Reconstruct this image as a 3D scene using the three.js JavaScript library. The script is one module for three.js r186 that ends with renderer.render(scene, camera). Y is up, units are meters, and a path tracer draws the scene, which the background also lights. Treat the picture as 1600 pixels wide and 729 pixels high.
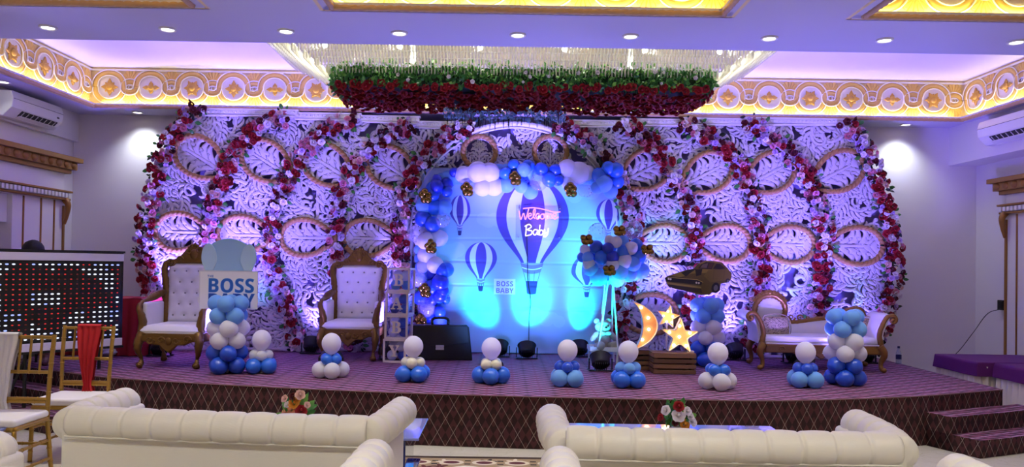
import * as THREE from 'three';
import { RoundedBoxGeometry } from 'three/addons/geometries/RoundedBoxGeometry.js';
import { mergeGeometries } from 'three/addons/utils/BufferGeometryUtils.js';
import { RectAreaLightUniformsLib } from 'three/addons/lights/RectAreaLightUniformsLib.js';
import { MarchingCubes } from 'three/addons/objects/MarchingCubes.js';
import { ImprovedNoise } from 'three/addons/math/ImprovedNoise.js';
import { FontLoader } from 'three/addons/loaders/FontLoader.js';
import { TextGeometry } from 'three/addons/geometries/TextGeometry.js';

/* ---------- camera, light, exposure ---------- */
const scene = new THREE.Scene();
const F = 1202, PX = 790, PY = 397, EYE = 1.65;                     // focal length and lens centre in pixels of 1600 x 729
const camera = new THREE.PerspectiveCamera(2 * Math.atan(364.5 / F) * 180 / Math.PI, 1600 / 729, 0.05, 60);
camera.position.set(0, EYE, 0);
camera.rotation.set(0.0125, -0.0042, 0.0152, 'YXZ');
camera.setViewOffset(1600, 729, 800 - PX, 364.5 - PY, 1600, 729);
camera.updateMatrixWorld(true);
const renderer = new THREE.WebGLRenderer();
renderer.toneMapping = THREE.LinearToneMapping;
renderer.toneMappingExposure = 1.18;
renderer.shadowMap.enabled = true;
scene.background = new THREE.Color(0, 0, 0);                        // a closed room: no sky
RectAreaLightUniformsLib.init();
const LIGHT = {
  down: 5.5, hall: 13, scallop: 3.2, cove: 18, coveNear: 22, coveHall: 36,
  violet: 24, cyan: 13, cyanSmall: 4.5, blue: 21, ceil: 15,
};
const COL = {
  down: new THREE.Color(1, 0.97, 0.89), cool: new THREE.Color(0.85, 0.92, 1), warm: new THREE.Color(1, 0.86, 0.5), yellow: new THREE.Color(1, 0.8, 0.28),
  violet: new THREE.Color(0.2, 0.135, 1), cyan: new THREE.Color(0.0, 0.8, 1),
};

/* ---------- helpers ---------- */
const V = (x, y, z) => new THREE.Vector3(x, y, z);
let seedState = 7;
const seed = (s) => { seedState = s; };
const rnd = (a = 1, b) => { seedState = (seedState * 1664525 + 1013904223) % 4294967296; const r = seedState / 4294967296; return b === undefined ? r * a : a + r * (b - a); };
const noise3 = new ImprovedNoise();
const noise = (x, y, z) => noise3.noise(x, y, z);
const ST = 0.471;                                                    // height of the stage
const ray = (px, py) => V((px - PX) / F, -(py - PY) / F, -1).applyQuaternion(camera.quaternion);
const at = (px, py, d) => { const r = ray(px, py); return r.multiplyScalar(d / -r.z).add(camera.position); };
const onY = (px, py, y) => { const r = ray(px, py); return r.multiplyScalar((y - EYE) / r.y).add(camera.position); };
const onStage = (px, py) => onY(px, py, ST);
const taken = new Map();
const numbered = (name) => { const n = taken.get(name) ?? 0; taken.set(name, n + 1); return n ? name + '_' + String(n).padStart(3, '0') : name; };
function norm(g) {
  for (const k of Object.keys(g.attributes)) if (!['position', 'normal', 'uv'].includes(k)) g.deleteAttribute(k);
  if (!g.attributes.normal) g.computeVertexNormals();
  const n = g.attributes.position.count;
  if (!g.attributes.uv) g.setAttribute('uv', new THREE.Float32BufferAttribute(new Float32Array(n * 2), 2));
  if (!g.index) g.setIndex([...Array(n).keys()]);
  g.clearGroups(); g.morphAttributes = {};
  return g;
}
const mg = (gs) => (Array.isArray(gs) ? (gs.length === 1 ? gs[0] : mergeGeometries(gs.map(norm))) : gs);
function mesh(name, gs, mat, parent, pos) {
  const m = new THREE.Mesh(mg(gs), mat);
  m.name = parent ? name : numbered(name);
  (parent ?? scene).add(m);
  if (pos) m.position.copy(pos);
  return m;
}
function tag(o, label, category, group, kind) {
  o.userData = { ...o.userData, label, category };
  if (group) o.userData.group = group;
  if (kind) o.userData.kind = kind;
  return o;
}
function thing(name, label, category, pos = V(0, 0, 0), turn = 0, group) {
  const o = new THREE.Group(); o.name = numbered(name); scene.add(o); o.position.copy(pos); o.rotation.y = turn;
  return tag(o, label, category, group);
}
function copyOf(o, label, pos, turn) {
  const c = o.clone(); c.name = numbered(o.name.replace(/_\d+$/, '')); c.userData = { ...o.userData, label }; scene.add(c);
  if (pos) c.position.copy(pos);
  if (turn !== undefined) c.rotation.y = turn;
  return c;
}
function structure(name, gs, mat) {
  let o;
  if (gs) o = mesh(name, gs, mat); else { o = new THREE.Group(); o.name = numbered(name); scene.add(o); }
  o.userData.kind = 'structure'; return o;
}
const T = (g, x = 0, y = 0, z = 0, rx = 0, ry = 0, rz = 0) => { if (rx) g.rotateX(rx); if (ry) g.rotateY(ry); if (rz) g.rotateZ(rz); return g.translate(x, y, z); };
const box = (w, h, d, x = 0, y = 0, z = 0) => new THREE.BoxGeometry(w, h, d).translate(x, y, z);
const box2 = (x0, x1, y0, y1, z0, z1) => box(x1 - x0, y1 - y0, z1 - z0, (x0 + x1) / 2, (y0 + y1) / 2, (z0 + z1) / 2);
const rbox = (w, h, d, x = 0, y = 0, z = 0, r = 0.01, s = 3) => new RoundedBoxGeometry(w, h, d, s, Math.min(r, w / 2.01, h / 2.01, d / 2.01)).translate(x, y, z);
const cyl = (r0, r1, h, x = 0, y = 0, z = 0, s = 16) => new THREE.CylinderGeometry(r0, r1, h, s).translate(x, y, z);
const sph = (r, x = 0, y = 0, z = 0, sx = 1, sy = 1, sz = 1, s = 16) => new THREE.SphereGeometry(r, s, Math.max(6, s * 0.7 | 0)).scale(sx, sy, sz).translate(x, y, z);
const lathe = (pts, s = 24) => new THREE.LatheGeometry(pts.map(([x, y]) => new THREE.Vector2(x, y)), s);
const curve = (pts, closed = false) => new THREE.CatmullRomCurve3(pts.map((p) => (p.isVector3 ? p : V(...p))), closed, 'centripetal');
const tube = (pts, r, seg, rs = 8, closed = false) => new THREE.TubeGeometry(curve(pts, closed), seg ?? pts.length * 6, r, rs, closed);
// a tube whose radius follows rf(t, angle); its ends are closed
function vtube(pts, rf, seg = 24, rs = 10, closed = false, flat = [1, 1]) {
  const c = pts.getPointAt ? pts : curve(pts, closed), fr = c.computeFrenetFrames(seg, closed), P = [], I = [], U = [];
  for (let i = 0; i <= seg; i++) {
    const t = i / seg, p = c.getPointAt(t), N = fr.normals[i % (closed ? seg : seg + 1)], B = fr.binormals[i % (closed ? seg : seg + 1)];
    for (let j = 0; j <= rs; j++) {
      const a = j / rs * Math.PI * 2, r = rf(t, a);
      P.push(p.x + (N.x * Math.cos(a) * flat[0] + B.x * Math.sin(a) * flat[1]) * r, p.y + (N.y * Math.cos(a) * flat[0] + B.y * Math.sin(a) * flat[1]) * r, p.z + (N.z * Math.cos(a) * flat[0] + B.z * Math.sin(a) * flat[1]) * r);
      U.push(t, j / rs);
      if (i < seg && j < rs) { const k = i * (rs + 1) + j; I.push(k, k + 1, k + rs + 1, k + 1, k + rs + 2, k + rs + 1); }
    }
  }
  if (!closed) for (const e of [0, seg]) {
    const p = c.getPointAt(e / seg), k = P.length / 3; P.push(p.x, p.y, p.z); U.push(0, 0);
    for (let j = 0; j < rs; j++) { const b = e * (rs + 1) + j; e ? I.push(k, b, b + 1) : I.push(k, b + 1, b); }
  }
  return flip(P, I, U);
}
function flip(P, I, U) {                                             // a geometry whose faces all turn outwards (by signed volume)
  let v = 0;
  for (let i = 0; i < I.length; i += 3) { const [a, b, c] = [I[i] * 3, I[i + 1] * 3, I[i + 2] * 3]; v += P[a] * (P[b + 1] * P[c + 2] - P[b + 2] * P[c + 1]) + P[a + 1] * (P[b + 2] * P[c] - P[b] * P[c + 2]) + P[a + 2] * (P[b] * P[c + 1] - P[b + 1] * P[c]); }
  if (v < 0) for (let i = 0; i < I.length; i += 3) { const q = I[i]; I[i] = I[i + 1]; I[i + 1] = q; }
  const g = new THREE.BufferGeometry();
  g.setAttribute('position', new THREE.Float32BufferAttribute(P, 3)); g.setAttribute('uv', new THREE.Float32BufferAttribute(U, 2)); g.setIndex(I); g.computeVertexNormals(); return g;
}
const shape = (pts, smooth) => { const s = new THREE.Shape(); const v = pts.map(([x, y]) => new THREE.Vector2(x, y)); if (smooth) { s.moveTo(v[0].x, v[0].y); s.splineThru(v.slice(1)); } else s.setFromPoints(v); return s; };
const ext = (s, depth, bevel = 0.004, bs = 2, cs = 10) => new THREE.ExtrudeGeometry(s, { depth: depth - 2 * bevel, bevelEnabled: bevel > 0, bevelThickness: bevel, bevelSize: bevel, bevelOffset: -bevel, bevelSegments: bs, curveSegments: cs }).translate(0, 0, bevel);
function carve(g, amp, freq, o = 0) {                                // carved wood: uneven along the normals
  const p = g.attributes.position, n = g.attributes.normal;
  for (let i = 0; i < p.count; i++) {
    const x = p.getX(i), y = p.getY(i), z = p.getZ(i), k = amp * (noise(x * freq + o, y * freq, z * freq) + 0.5 * noise(x * freq * 2.3, y * freq * 2.3 + o, z * freq * 2.3));
    p.setXYZ(i, x + n.getX(i) * k, y + n.getY(i) * k, z + n.getZ(i) * k);
  }
  g.computeVertexNormals(); return g;
}
// grid surface f(u, v) -> [x, y, z]
function grid(nu, nv, f) {
  const P = [], U = [], I = [];
  for (let j = 0; j <= nv; j++) for (let i = 0; i <= nu; i++) {
    P.push(...f(i / nu, j / nv)); U.push(i / nu, j / nv);
    if (i < nu && j < nv) { const k = j * (nu + 1) + i; I.push(k, k + 1, k + nu + 2, k, k + nu + 2, k + nu + 1); }
  }
  const g = new THREE.BufferGeometry();
  g.setAttribute('position', new THREE.Float32BufferAttribute(P, 3)); g.setAttribute('uv', new THREE.Float32BufferAttribute(U, 2)); g.setIndex(I); g.computeVertexNormals(); return g;
}
const M = (color, roughness = 0.6, metalness = 0, more = {}) => new THREE.MeshPhysicalMaterial({ color, roughness, metalness, ...more });
const G = (color, s) => new THREE.MeshStandardMaterial({ color: 0x000000, emissive: color, emissiveIntensity: s, roughness: 0.5 });
function canvasTex(w, h, draw, { srgb = true, repeat, wrap = true } = {}) {
  const c = document.createElement('canvas'); c.width = w; c.height = h; draw(c.getContext('2d'), w, h);
  const t = new THREE.CanvasTexture(c); if (srgb) t.colorSpace = THREE.SRGBColorSpace;
  if (wrap) t.wrapS = t.wrapT = THREE.RepeatWrapping;
  if (repeat) t.repeat.set(...repeat);
  return t;
}
function grain(size, f) {                                            // grey tiling noise as a DataTexture
  const d = new Uint8Array(size * size * 4);
  for (let y = 0; y < size; y++) for (let x = 0; x < size; x++) { const v = Math.max(0, Math.min(255, f(x / size, y / size) * 255)); d.set([v, v, v, 255], (y * size + x) * 4); }
  const t = new THREE.DataTexture(d, size, size); t.wrapS = t.wrapT = THREE.RepeatWrapping; t.magFilter = THREE.LinearFilter; t.needsUpdate = true; return t;
}
const per = (u, v, f, o = 0) => { const a = u * 2 * Math.PI, b = v * 2 * Math.PI, r = f / (2 * Math.PI); return noise(Math.cos(a) * r + o, Math.sin(a) * r + Math.cos(b) * r * 1.3, Math.sin(b) * r * 1.3 + o); };
function spot(pos, target, color, intensity, angle, penumbra, size = 1, parent) {
  const l = new THREE.SpotLight(color, intensity, 0, angle, penumbra, 2); l.position.copy(pos); l.target.position.copy(target);
  l.castShadow = true; l.shadow.radius = size; (parent ?? scene).add(l, l.target); return l;
}

/* ---------- materials ---------- */
const plaster = grain(256, (u, v) => 0.5 + 0.25 * per(u, v, 30) + 0.25 * per(u, v, 90, 5));
const leather = grain(256, (u, v) => 0.5 + 0.5 * per(u, v, 60, 2));
const mats = {
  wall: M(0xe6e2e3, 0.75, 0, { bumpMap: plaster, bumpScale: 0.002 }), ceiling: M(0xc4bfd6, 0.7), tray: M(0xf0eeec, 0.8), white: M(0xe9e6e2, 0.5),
  lattice: M(0xd6d0d8, 0.55), goldPaint: M(0xe2bc64, 0.5), goldDeep: M(0xcda04a, 0.45, 0.15), reliefGround: M(0xe8d092, 0.6), reliefEye: M(0xece6e2, 0.6), cornerRope: M(0xbc9670, 0.6), reliefLine: M(0xf4efe2, 0.5),
  backing: M(0x7d70a4, 0.9, 0, { side: THREE.DoubleSide }), rope: M(0xaa8048, 0.6, 0.1), bronze: M(0x7a5a26, 0.36, 0.6), bronzeLight: M(0x936c34, 0.35, 0.6), gilt: M(0x9c6e30, 0.45, 0.25), brass: M(0xb08a3c, 0.35, 0.6),  // backing: dark colour that stands for shade behind the fretwork
  cream: M(0xe6e2d7, 0.42, 0, { bumpMap: leather, bumpScale: 0.0006, clearcoat: 0.15, clearcoatRoughness: 0.4 }), creamButton: M(0xdcd6cc, 0.5), pad: M(0xebe8e4, 0.5), padButton: M(0x8f8a84, 0.5),
  black: M(0x0b0b0d, 0.5), blackGloss: M(0x08080a, 0.2), darkMetal: M(0x18181b, 0.45, 0.3), steel: M(0xb9bcc0, 0.3, 0.9), acWhite: M(0xe6e6e6, 0.35), vent: M(0x2c2c30, 0.6),
  red: M(0xa3121c, 0.75, 0, { side: THREE.DoubleSide }), clothWhite: M(0xe4e0e4, 0.8, 0, { side: THREE.DoubleSide }), purple: M(0x5c0f62, 0.8, 0, { side: THREE.DoubleSide }), skirt: M(0xe8dfd8, 0.75, 0, { side: THREE.DoubleSide }),
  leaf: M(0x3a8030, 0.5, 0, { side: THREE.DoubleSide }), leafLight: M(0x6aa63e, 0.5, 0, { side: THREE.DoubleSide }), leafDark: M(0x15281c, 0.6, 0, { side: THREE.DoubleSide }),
  glassBlue: M(0x1a2f8c, 0.05, 0, { clearcoat: 1 }), clear: M(0xf4f7ff, 0.06, 0, { transmission: 1, thickness: 0, side: THREE.DoubleSide }),
  wood: M(0x6d4a30, 0.7), crystal: M(0xf2f1e2, 0.08, 0, { transmission: 0.55, thickness: 0, side: THREE.DoubleSide, ior: 1.6 }),
};

/* ---------- the room ---------- */
const XL = -5.93, XR = 6.54, ZB = -10.6, ZF = 3.6, SOF = 3.62, TRAY = 4.14;
structure('wall_back', box2(XL - 0.2, XR + 0.2, -0.1, TRAY + 0.2, ZB - 0.2, ZB), mats.wall);
structure('wall_left', box2(XL - 0.2, XL, -0.1, TRAY + 0.2, ZB, ZF), mats.wall);
structure('wall_right', box2(XR, XR + 0.2, -0.1, TRAY + 0.2, ZB, ZF), mats.wall);
structure('wall_front', box2(XL - 0.2, XR + 0.2, -0.1, TRAY + 0.2, ZF, ZF + 0.2), M(0xcfc4b4, 0.8));
{
  const marble = canvasTex(1024, 1024, (c, w) => {
    seed(11); c.fillStyle = '#d6d0c0'; c.fillRect(0, 0, w, w);
    for (let i = 0; i < 900; i++) { c.strokeStyle = `rgba(${rnd() < 0.5 ? '150,140,115' : '235,232,222'},${rnd(0.04, 0.16)})`; c.lineWidth = rnd(1, 7); let x = rnd(w), y = rnd(w), a = rnd(6.3); c.beginPath(); c.moveTo(x, y); for (let k = 0; k < 8; k++) { a += rnd(-0.6, 0.6); x += Math.cos(a) * 22; y += Math.sin(a) * 22; c.lineTo(x, y); } c.stroke(); }
  }, { repeat: [1 / 1.6, 1 / 1.6] });
  const g = new THREE.PlaneGeometry(XR - XL, ZF - ZB); const uv = g.attributes.uv, p = g.attributes.position;
  for (let i = 0; i < p.count; i++) uv.setXY(i, p.getX(i), p.getY(i));
  g.rotateX(-Math.PI / 2).translate((XL + XR) / 2, 0, (ZB + ZF) / 2);
  const b = box2(XL, XR, -0.2, -0.005, ZB, ZF);
  structure('floor', [g, b], M(0xffffff, 0.16, 0, { map: marble }));
}
// ceiling: a dropped soffit with recessed trays
const trays = [[-5.35, 5.98, -10.0, -7.04], [-5.35, -2.415, -5.96, -2.6], [-1.37, 1.71, -5.96, -2.6], [2.77, 5.98, -5.96, -2.6], [-5.35, 5.98, -1.4, 2.6]];
{
  const c = structure('ceiling');
  mesh('ceiling_slab', box2(XL, XR, TRAY, TRAY + 0.2, ZB, ZF), mats.tray, c);
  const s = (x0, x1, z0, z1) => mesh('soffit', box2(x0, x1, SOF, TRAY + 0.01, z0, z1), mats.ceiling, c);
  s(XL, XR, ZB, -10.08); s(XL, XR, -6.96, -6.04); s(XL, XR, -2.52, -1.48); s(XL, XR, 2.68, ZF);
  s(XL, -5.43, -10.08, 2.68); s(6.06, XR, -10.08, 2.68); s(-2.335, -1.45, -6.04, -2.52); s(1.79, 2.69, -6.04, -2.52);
}
// one repeat of the relief, 0.54 wide and 0.46 high: two bands that cross, a rosette in the big eye, rayed fans
const RW = 0.54, RH = 0.5;
const relief = (() => {
  const big = 0.37, y = (x, s) => { x = ((x % RW) + RW) % RW; return s * (x < big ? 0.185 * Math.sqrt(Math.max(0, 1 - ((x - big / 2) / (big / 2)) ** 2)) ** 0.9 : -0.068 * Math.sqrt(Math.max(0, 1 - ((x - big - (RW - big) / 2) / ((RW - big) / 2)) ** 2)) ** 0.9); };
  const path = (s, off) => Array.from({ length: 37 }, (_, i) => { const x = i / 36 * RW, e = 0.004, n = V(-(y(x + e, s) - y(x - e, s)), 2 * e, 0).normalize(); const k = Math.min(1, 1); return V(x - RW / 2 + n.x * off * k, y(x, s) + n.y * off * k, s * 0.004 + 0.012 + (s > 0 ? 0.006 : 0) * Math.cos(x / RW * 6.28)); });
  const band = mg([1, -1].map((s) => vtube(path(s, 0), () => 0.034, 54, 6, false, [1, 1]).scale(1, 1, 0.6)));
  const line = mg([1, -1].flatMap((s) => [0.037, -0.037].map((o) => vtube(path(s, o), () => 0.0075, 54, 4).translate(0, 0, 0.012))));
  const cx = big / 2 - RW / 2;
  const rosette = (n) => { const gs = [sph(0.042, 0, 0, 0.018, 1, 1, 0.7, 12)]; for (let i = 0; i < n; i++) { const a = i / n * Math.PI * 2, L = i % 2 ? 0.085 : 0.115; const p = ext(shape([[0, -0.012], [L * 0.55, -0.03], [L, 0], [L * 0.55, 0.03], [0, 0.012]]), 0.022, 0.007, 1); gs.push(p.rotateZ(a)); } return mg(gs).translate(cx, 0, 0); };
  const fans = []; const xs = big + (RW - big) / 2 - RW / 2;
  for (const s of [1, -1]) for (let k = -3; k <= 3; k++) { const a = Math.PI / 2 + k * 0.36, p = ext(shape([[0.03, -0.008], [0.15 - Math.abs(k) * 0.012, -0.022], [0.165 - Math.abs(k) * 0.014, 0], [0.15 - Math.abs(k) * 0.012, 0.022], [0.03, 0.008]]), 0.018, 0.006, 1).rotateZ(a).scale(1, s, 1); if (s < 0) { const q = p.index; norm(p); for (let i = 0; i < p.index.count; i += 3) { const t = p.index.getX(i); p.index.setX(i, p.index.getX(i + 1)); p.index.setX(i + 1, t); } p.computeVertexNormals(); } fans.push(p.translate(xs, s * 0.078, -0.004)); }
  const button = T(new THREE.TorusGeometry(0.026, 0.009, 6, 16), xs, 0, 0.006);
  const eye = T(cyl(0.165, 0.165, 0.008, 0, 0, 0, 28), cx, 0, -0.006, 0, 0, 0);
  eye.translate(-cx, 0, 0.006).rotateX(Math.PI / 2).translate(cx, 0, -0.004);
  return { eye, band, line, rosettes: [rosette(8), rosette(4), rosette(12)], fan: mg(fans), button };
})();
function ropeMould(a, b, r = 0.026) {                                // twisted moulding from a to b
  const L = a.distanceTo(b), seg = Math.round(L / 0.014);
  return vtube([a, a.clone().lerp(b, 0.5), b], (t, q) => r * (0.86 + 0.14 * Math.abs(Math.cos(1.5 * q + t * L / 0.07 * Math.PI))), seg, 10);
}
let trimCount = 0;
function reliefRun(a, b, inward, color, which) {                     // relief and rope along a -> b; inward points into the tray
  const t = structure('trim_' + (++trimCount)), L = a.distanceTo(b), n = Math.max(1, Math.round(L / RW)), s = L / n / RW, along = b.clone().sub(a).normalize();
  const turn = Math.atan2(inward.x, inward.z), mid = a.clone().lerp(b, 0.5).addScaledVector(inward, -0.078);
  mesh('relief_ground', T(box(L + 0.16, TRAY - SOF, 0.03), mid.x, (SOF + TRAY) / 2, mid.z, 0, turn), mats.reliefGround, t).position.set(0, 0, 0);
  const right = V(Math.cos(turn), 0, -Math.sin(turn)), start = right.dot(along) > 0 ? a : b;
  for (let i = 0; i < n; i++) {
    const c = start.clone().addScaledVector(right, (i + 0.5) * L / n).addScaledVector(inward, -0.06); c.y = SOF + 0.262;
    const put = (name, g, m) => { const o = mesh(name, g, m, t, c); o.rotation.y = turn; o.scale.x = s; };
    put('eye_ground', relief.eye, mats.reliefEye); put('scroll_band', relief.band, mats.goldPaint); put('edge_line', relief.line, mats.reliefLine); put('rosette', relief.rosettes[which ?? i % 3], mats.goldDeep); put('fan', relief.fan, mats.goldPaint); put('ring', relief.button, mats.reliefLine);
  }
  mesh('top_bead', T(box(L + 0.1, 0.022, 0.03), mid.x, TRAY - 0.035, mid.z, 0, turn), mats.reliefLine, t).position.copy(inward).multiplyScalar(0.02);
  const ra = a.clone().setY(SOF - 0.004).addScaledVector(inward, 0.02), rb = b.clone().setY(SOF - 0.004).addScaledVector(inward, 0.02);
  mesh('rope_moulding', ropeMould(ra, rb), mats.cornerRope, t);
  const lm = a.clone().lerp(b, 0.5);
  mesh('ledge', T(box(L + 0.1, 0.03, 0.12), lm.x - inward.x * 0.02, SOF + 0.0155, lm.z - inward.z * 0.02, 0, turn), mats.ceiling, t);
  // the strip of LEDs that lies on the ledge behind the rope, and its light
  const sp = lm.clone().addScaledVector(inward, -0.012).setY(SOF + 0.036);
  mesh('led_strip', T(box(L, 0.008, 0.022), sp.x, sp.y, sp.z, 0, turn), G(color.c, 2.5), t);
  const l = new THREE.RectAreaLight(color.c, color.i, L * 0.98, 0.03); l.position.copy(sp).setY(sp.y + 0.012);
  l.lookAt(l.position.clone().add(V(-inward.x * 0.6, 1, -inward.z * 0.6))); scene.add(l);
}
{
  const far = { c: COL.warm, i: LIGHT.cove }, near = { c: COL.yellow, i: LIGHT.coveNear };
  const side = ([x0, x1, z0, z1], col, which) => {
    for (const k of which) {
      if (k === 'b') reliefRun(V(x0, 0, z0), V(x1, 0, z0), V(0, 0, 1), col);
      if (k === 'l') reliefRun(V(x0, 0, z1), V(x0, 0, z0), V(1, 0, 0), col);
      if (k === 'r') reliefRun(V(x1, 0, z0), V(x1, 0, z1), V(-1, 0, 0), col);
      if (k === 'f') reliefRun(V(x1, 0, z1), V(x0, 0, z1), V(0, 0, -1), col);
    }
  };
  side(trays[0], far, 'blr'); side(trays[1], near, 'br'); side(trays[2], near, 'blr'); side(trays[3], near, 'bl'); side(trays[4], { c: COL.warm, i: LIGHT.coveHall }, 'bf');
}
// downlights
function downlight(x, z, label, group, intensity, color, opt = {}) {
  const t = thing('downlight', label, 'downlight', V(x, SOF, z), 0, group);
  mesh('trim_ring', T(new THREE.TorusGeometry(0.062, 0.012, 8, 24), 0, -0.004, 0, Math.PI / 2), mats.white, t);
  mesh('lens', cyl(0.055, 0.055, 0.006, 0, -0.004, 0, 20), G(new THREE.Color(1, 0.97, 0.95), 6), t);
  if (intensity) spot(V(x, SOF - 0.03, z), V(x + (opt.dx ?? 0), 0, z + (opt.dz ?? 0)), color, intensity, opt.angle ?? 0.85, opt.pen ?? 0.8, 2);
}
const beamPx = [[75, 42], [262, 45], [447, 48], [624, 51], [809, 54], [985, 56], [1202, 59], [1382, 62], [1588, 65]];
const nth = ['first', 'second', 'third', 'fourth', 'fifth', 'sixth', 'seventh', 'eighth', 'ninth'];
beamPx.forEach(([px, py], i) => { const p = onY(px, py, SOF); downlight(p.x, p.z, `${nth[i]} from the left in the row of nine lit ceiling downlights`, 'downlights across the ceiling beam', LIGHT.down, COL.down); });
{ const a = onY(213, 174, SOF), b = onY(1412, 195, SOF), c = onY(5, 127, SOF);
  downlight(a.x, -10.36, 'lit downlight in the rear soffit above the bare wall left of the flowers', null, LIGHT.scallop, COL.cool, { angle: 1.0, pen: 1, dz: -0.22 });
  downlight(b.x, -10.36, 'lit downlight in the rear soffit above the bare wall right of the flowers', null, LIGHT.scallop, COL.cool, { angle: 1.0, pen: 1, dz: -0.22 });
  downlight(c.x, c.z, 'lit downlight in the side soffit over the left air conditioner', null, LIGHT.scallop * 0.12, COL.cool); }
// the hall goes on behind the camera: its own row of downlights
for (const x of [-3.6, -1.2, 1.2, 3.6]) { spot(V(x, SOF - 0.03, -2.0), V(x, 0, -2.0), COL.down, LIGHT.hall, 1.15, 0.8, 3); const l = structure('ceiling_light', [cyl(0.07, 0.07, 0.01, x, SOF - 0.002, -2.0, 20)], G(COL.down, 5)); l.name = numbered('ceiling_light'); }

// side walls: bulkhead, air conditioner, portal with gilt cornice
function sideWall(s) {                                               // s = -1 left, 1 right
  const X = s < 0 ? XL : XR, bx = s < 0 ? -5.86 : 6.155, side = s < 0 ? 'left' : 'right', bot = s < 0 ? 3.24 : 3.1;
  const b = structure('wall_' + side + '_bulkhead');
  mesh('bulkhead', box2(Math.min(X, bx), Math.max(X, bx), bot, SOF + 0.01, ZB, -5.5), mats.wall, b);
  // portal: pilaster, frieze, dentils, gilt cornice, all on the wall from z1 towards the camera
  const px = s < 0 ? at(92, 400, 10.0).x : at(1566, 400, 10.0).x, z1 = s < 0 ? -10.05 : -9.9, z0 = -6.8, face = s < 0 ? px + 0.02 : px - 0.02;
  const p = structure('wall_' + side + '_portal'), yc = s < 0 ? 2.76 : 2.66;
  const bb = (name, x0, x1, y0, y1, za, zb, m) => mesh(name, rbox(Math.abs(x1 - x0), y1 - y0, Math.abs(zb - za), (x0 + x1) / 2, (y0 + y1) / 2, (za + zb) / 2, 0.006, 2), m, p);
  const inn = (d) => face - s * d;                                   // d metres out of the portal's face into the room
  bb('frieze', X, inn(0), 2.38, yc + 0.14, z1, z0, mats.white);
  bb('pilaster', X, inn(0), 0, 2.38, z1, z1 + 1.05, mats.white);
  bb('pilaster', X, inn(0), 0, 2.38, z0 - 0.2, z0, mats.white);
  bb('lintel', X, inn(-0.06), 2.05, 2.38, z1 + 1.05, z0, mats.white);
  // cornice: stepped gilt courses with egg blocks
  bb('cornice_course', X, inn(0.16), yc + 0.13, yc + 0.19, z1 - 0.16, z0, mats.gilt);
  bb('cornice_course', X, inn(0.11), yc + 0.03, yc + 0.13, z1 - 0.11, z0, mats.gilt);
  bb('cornice_course', X, inn(0.06), yc - 0.02, yc + 0.03, z1 - 0.06, z0, mats.gilt);
  for (let z = z1 - 0.02; z < z0; z += 0.17) mesh('cornice_block', T(sph(0.07, 0, 0, 0, 0.6, 0.72, 0.9, 12), inn(0.1), yc + 0.082, z), mats.gilt, p);
  bb('gilt_line', X, inn(0.075), 2.49, 2.515, z1 - 0.08, z0, mats.gilt);
  bb('dentil_course', X, inn(0.05), 2.42, 2.485, z1 - 0.05, z0, mats.white);
  for (let z = z1 - 0.02; z < z0; z += 0.075) mesh('dentil', box2(Math.min(inn(0.04), inn(0.08)), Math.max(inn(0.04), inn(0.08)), 2.425, 2.48, z, z + 0.042), mats.white, p);
  bb('gilt_line', X, inn(0.06), 2.39, 2.415, z1 - 0.06, z0, mats.gilt);
  // gilt fillets down the pilaster and a scrolled bracket at its corner
  for (const z of [z1 + 0.22, z1 + 0.5, z1 + 0.85]) mesh('gilt_fillet', rbox(0.02, 2.36, 0.022, inn(0.004), 1.2, z, 0.006, 2), mats.gilt, p);
  mesh('gilt_fillet', rbox(0.03, 2.3, 0.045, inn(0.0), 1.17, z1 + 0.01, 0.008, 2), mats.gilt, p);
  mesh('bracket', vtube([[inn(0.03), 2.4, z1 + 0.03], [inn(0.07), 2.34, z1 + 0.03], [inn(0.06), 2.2, z1 + 0.03], [inn(0.03), 2.08, z1 + 0.03]], (t) => 0.045 * (1 - 0.6 * t), 16, 8), mats.gilt, p);
}
sideWall(-1); sideWall(1);
function airConditioner(pos, turn, label) {
  const t = thing('air_conditioner', label, 'air conditioner', pos, turn);
  const prof = shape([[0, 0.3], [0.19, 0.29], [0.215, 0.2], [0.2, 0.1], [0.1, 0.0], [0, 0]]);
  mesh('housing', T(ext(prof, 1.02, 0.012, 3).rotateY(-Math.PI / 2), 0.51, 0, 0), mats.acWhite, t);
  mesh('outlet', T(box(0.72, 0.085, 0.01), 0.06, 0.056, 0.158, 0.79), mats.vent, t);
  mesh('flap', T(rbox(0.74, 0.055, 0.008, 0, 0, 0, 0.003), 0.06, 0.018, 0.14, 1.15), mats.acWhite, t);
  for (let i = 0; i < 8; i++) mesh('vane', T(box(0.008, 0.075, 0.02), -0.26 + i * 0.09, 0.056, 0.16, 0.79), mats.acWhite, t);
  mesh('panel_seam', box(1.0, 0.004, 0.004, 0, 0.2, 0.215), mats.vent, t);
  mesh('display', rbox(0.05, 0.02, 0.006, 0.4, 0.14, 0.206, 0.002), mats.vent, t);
}
airConditioner(V(-5.86, 3.27, -9.35), Math.PI / 2, 'white split air conditioner with dark outlet on the left wall');
airConditioner(V(6.155, 3.22, -9.12), -Math.PI / 2, 'white split air conditioner with dark outlet on the right wall');
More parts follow.
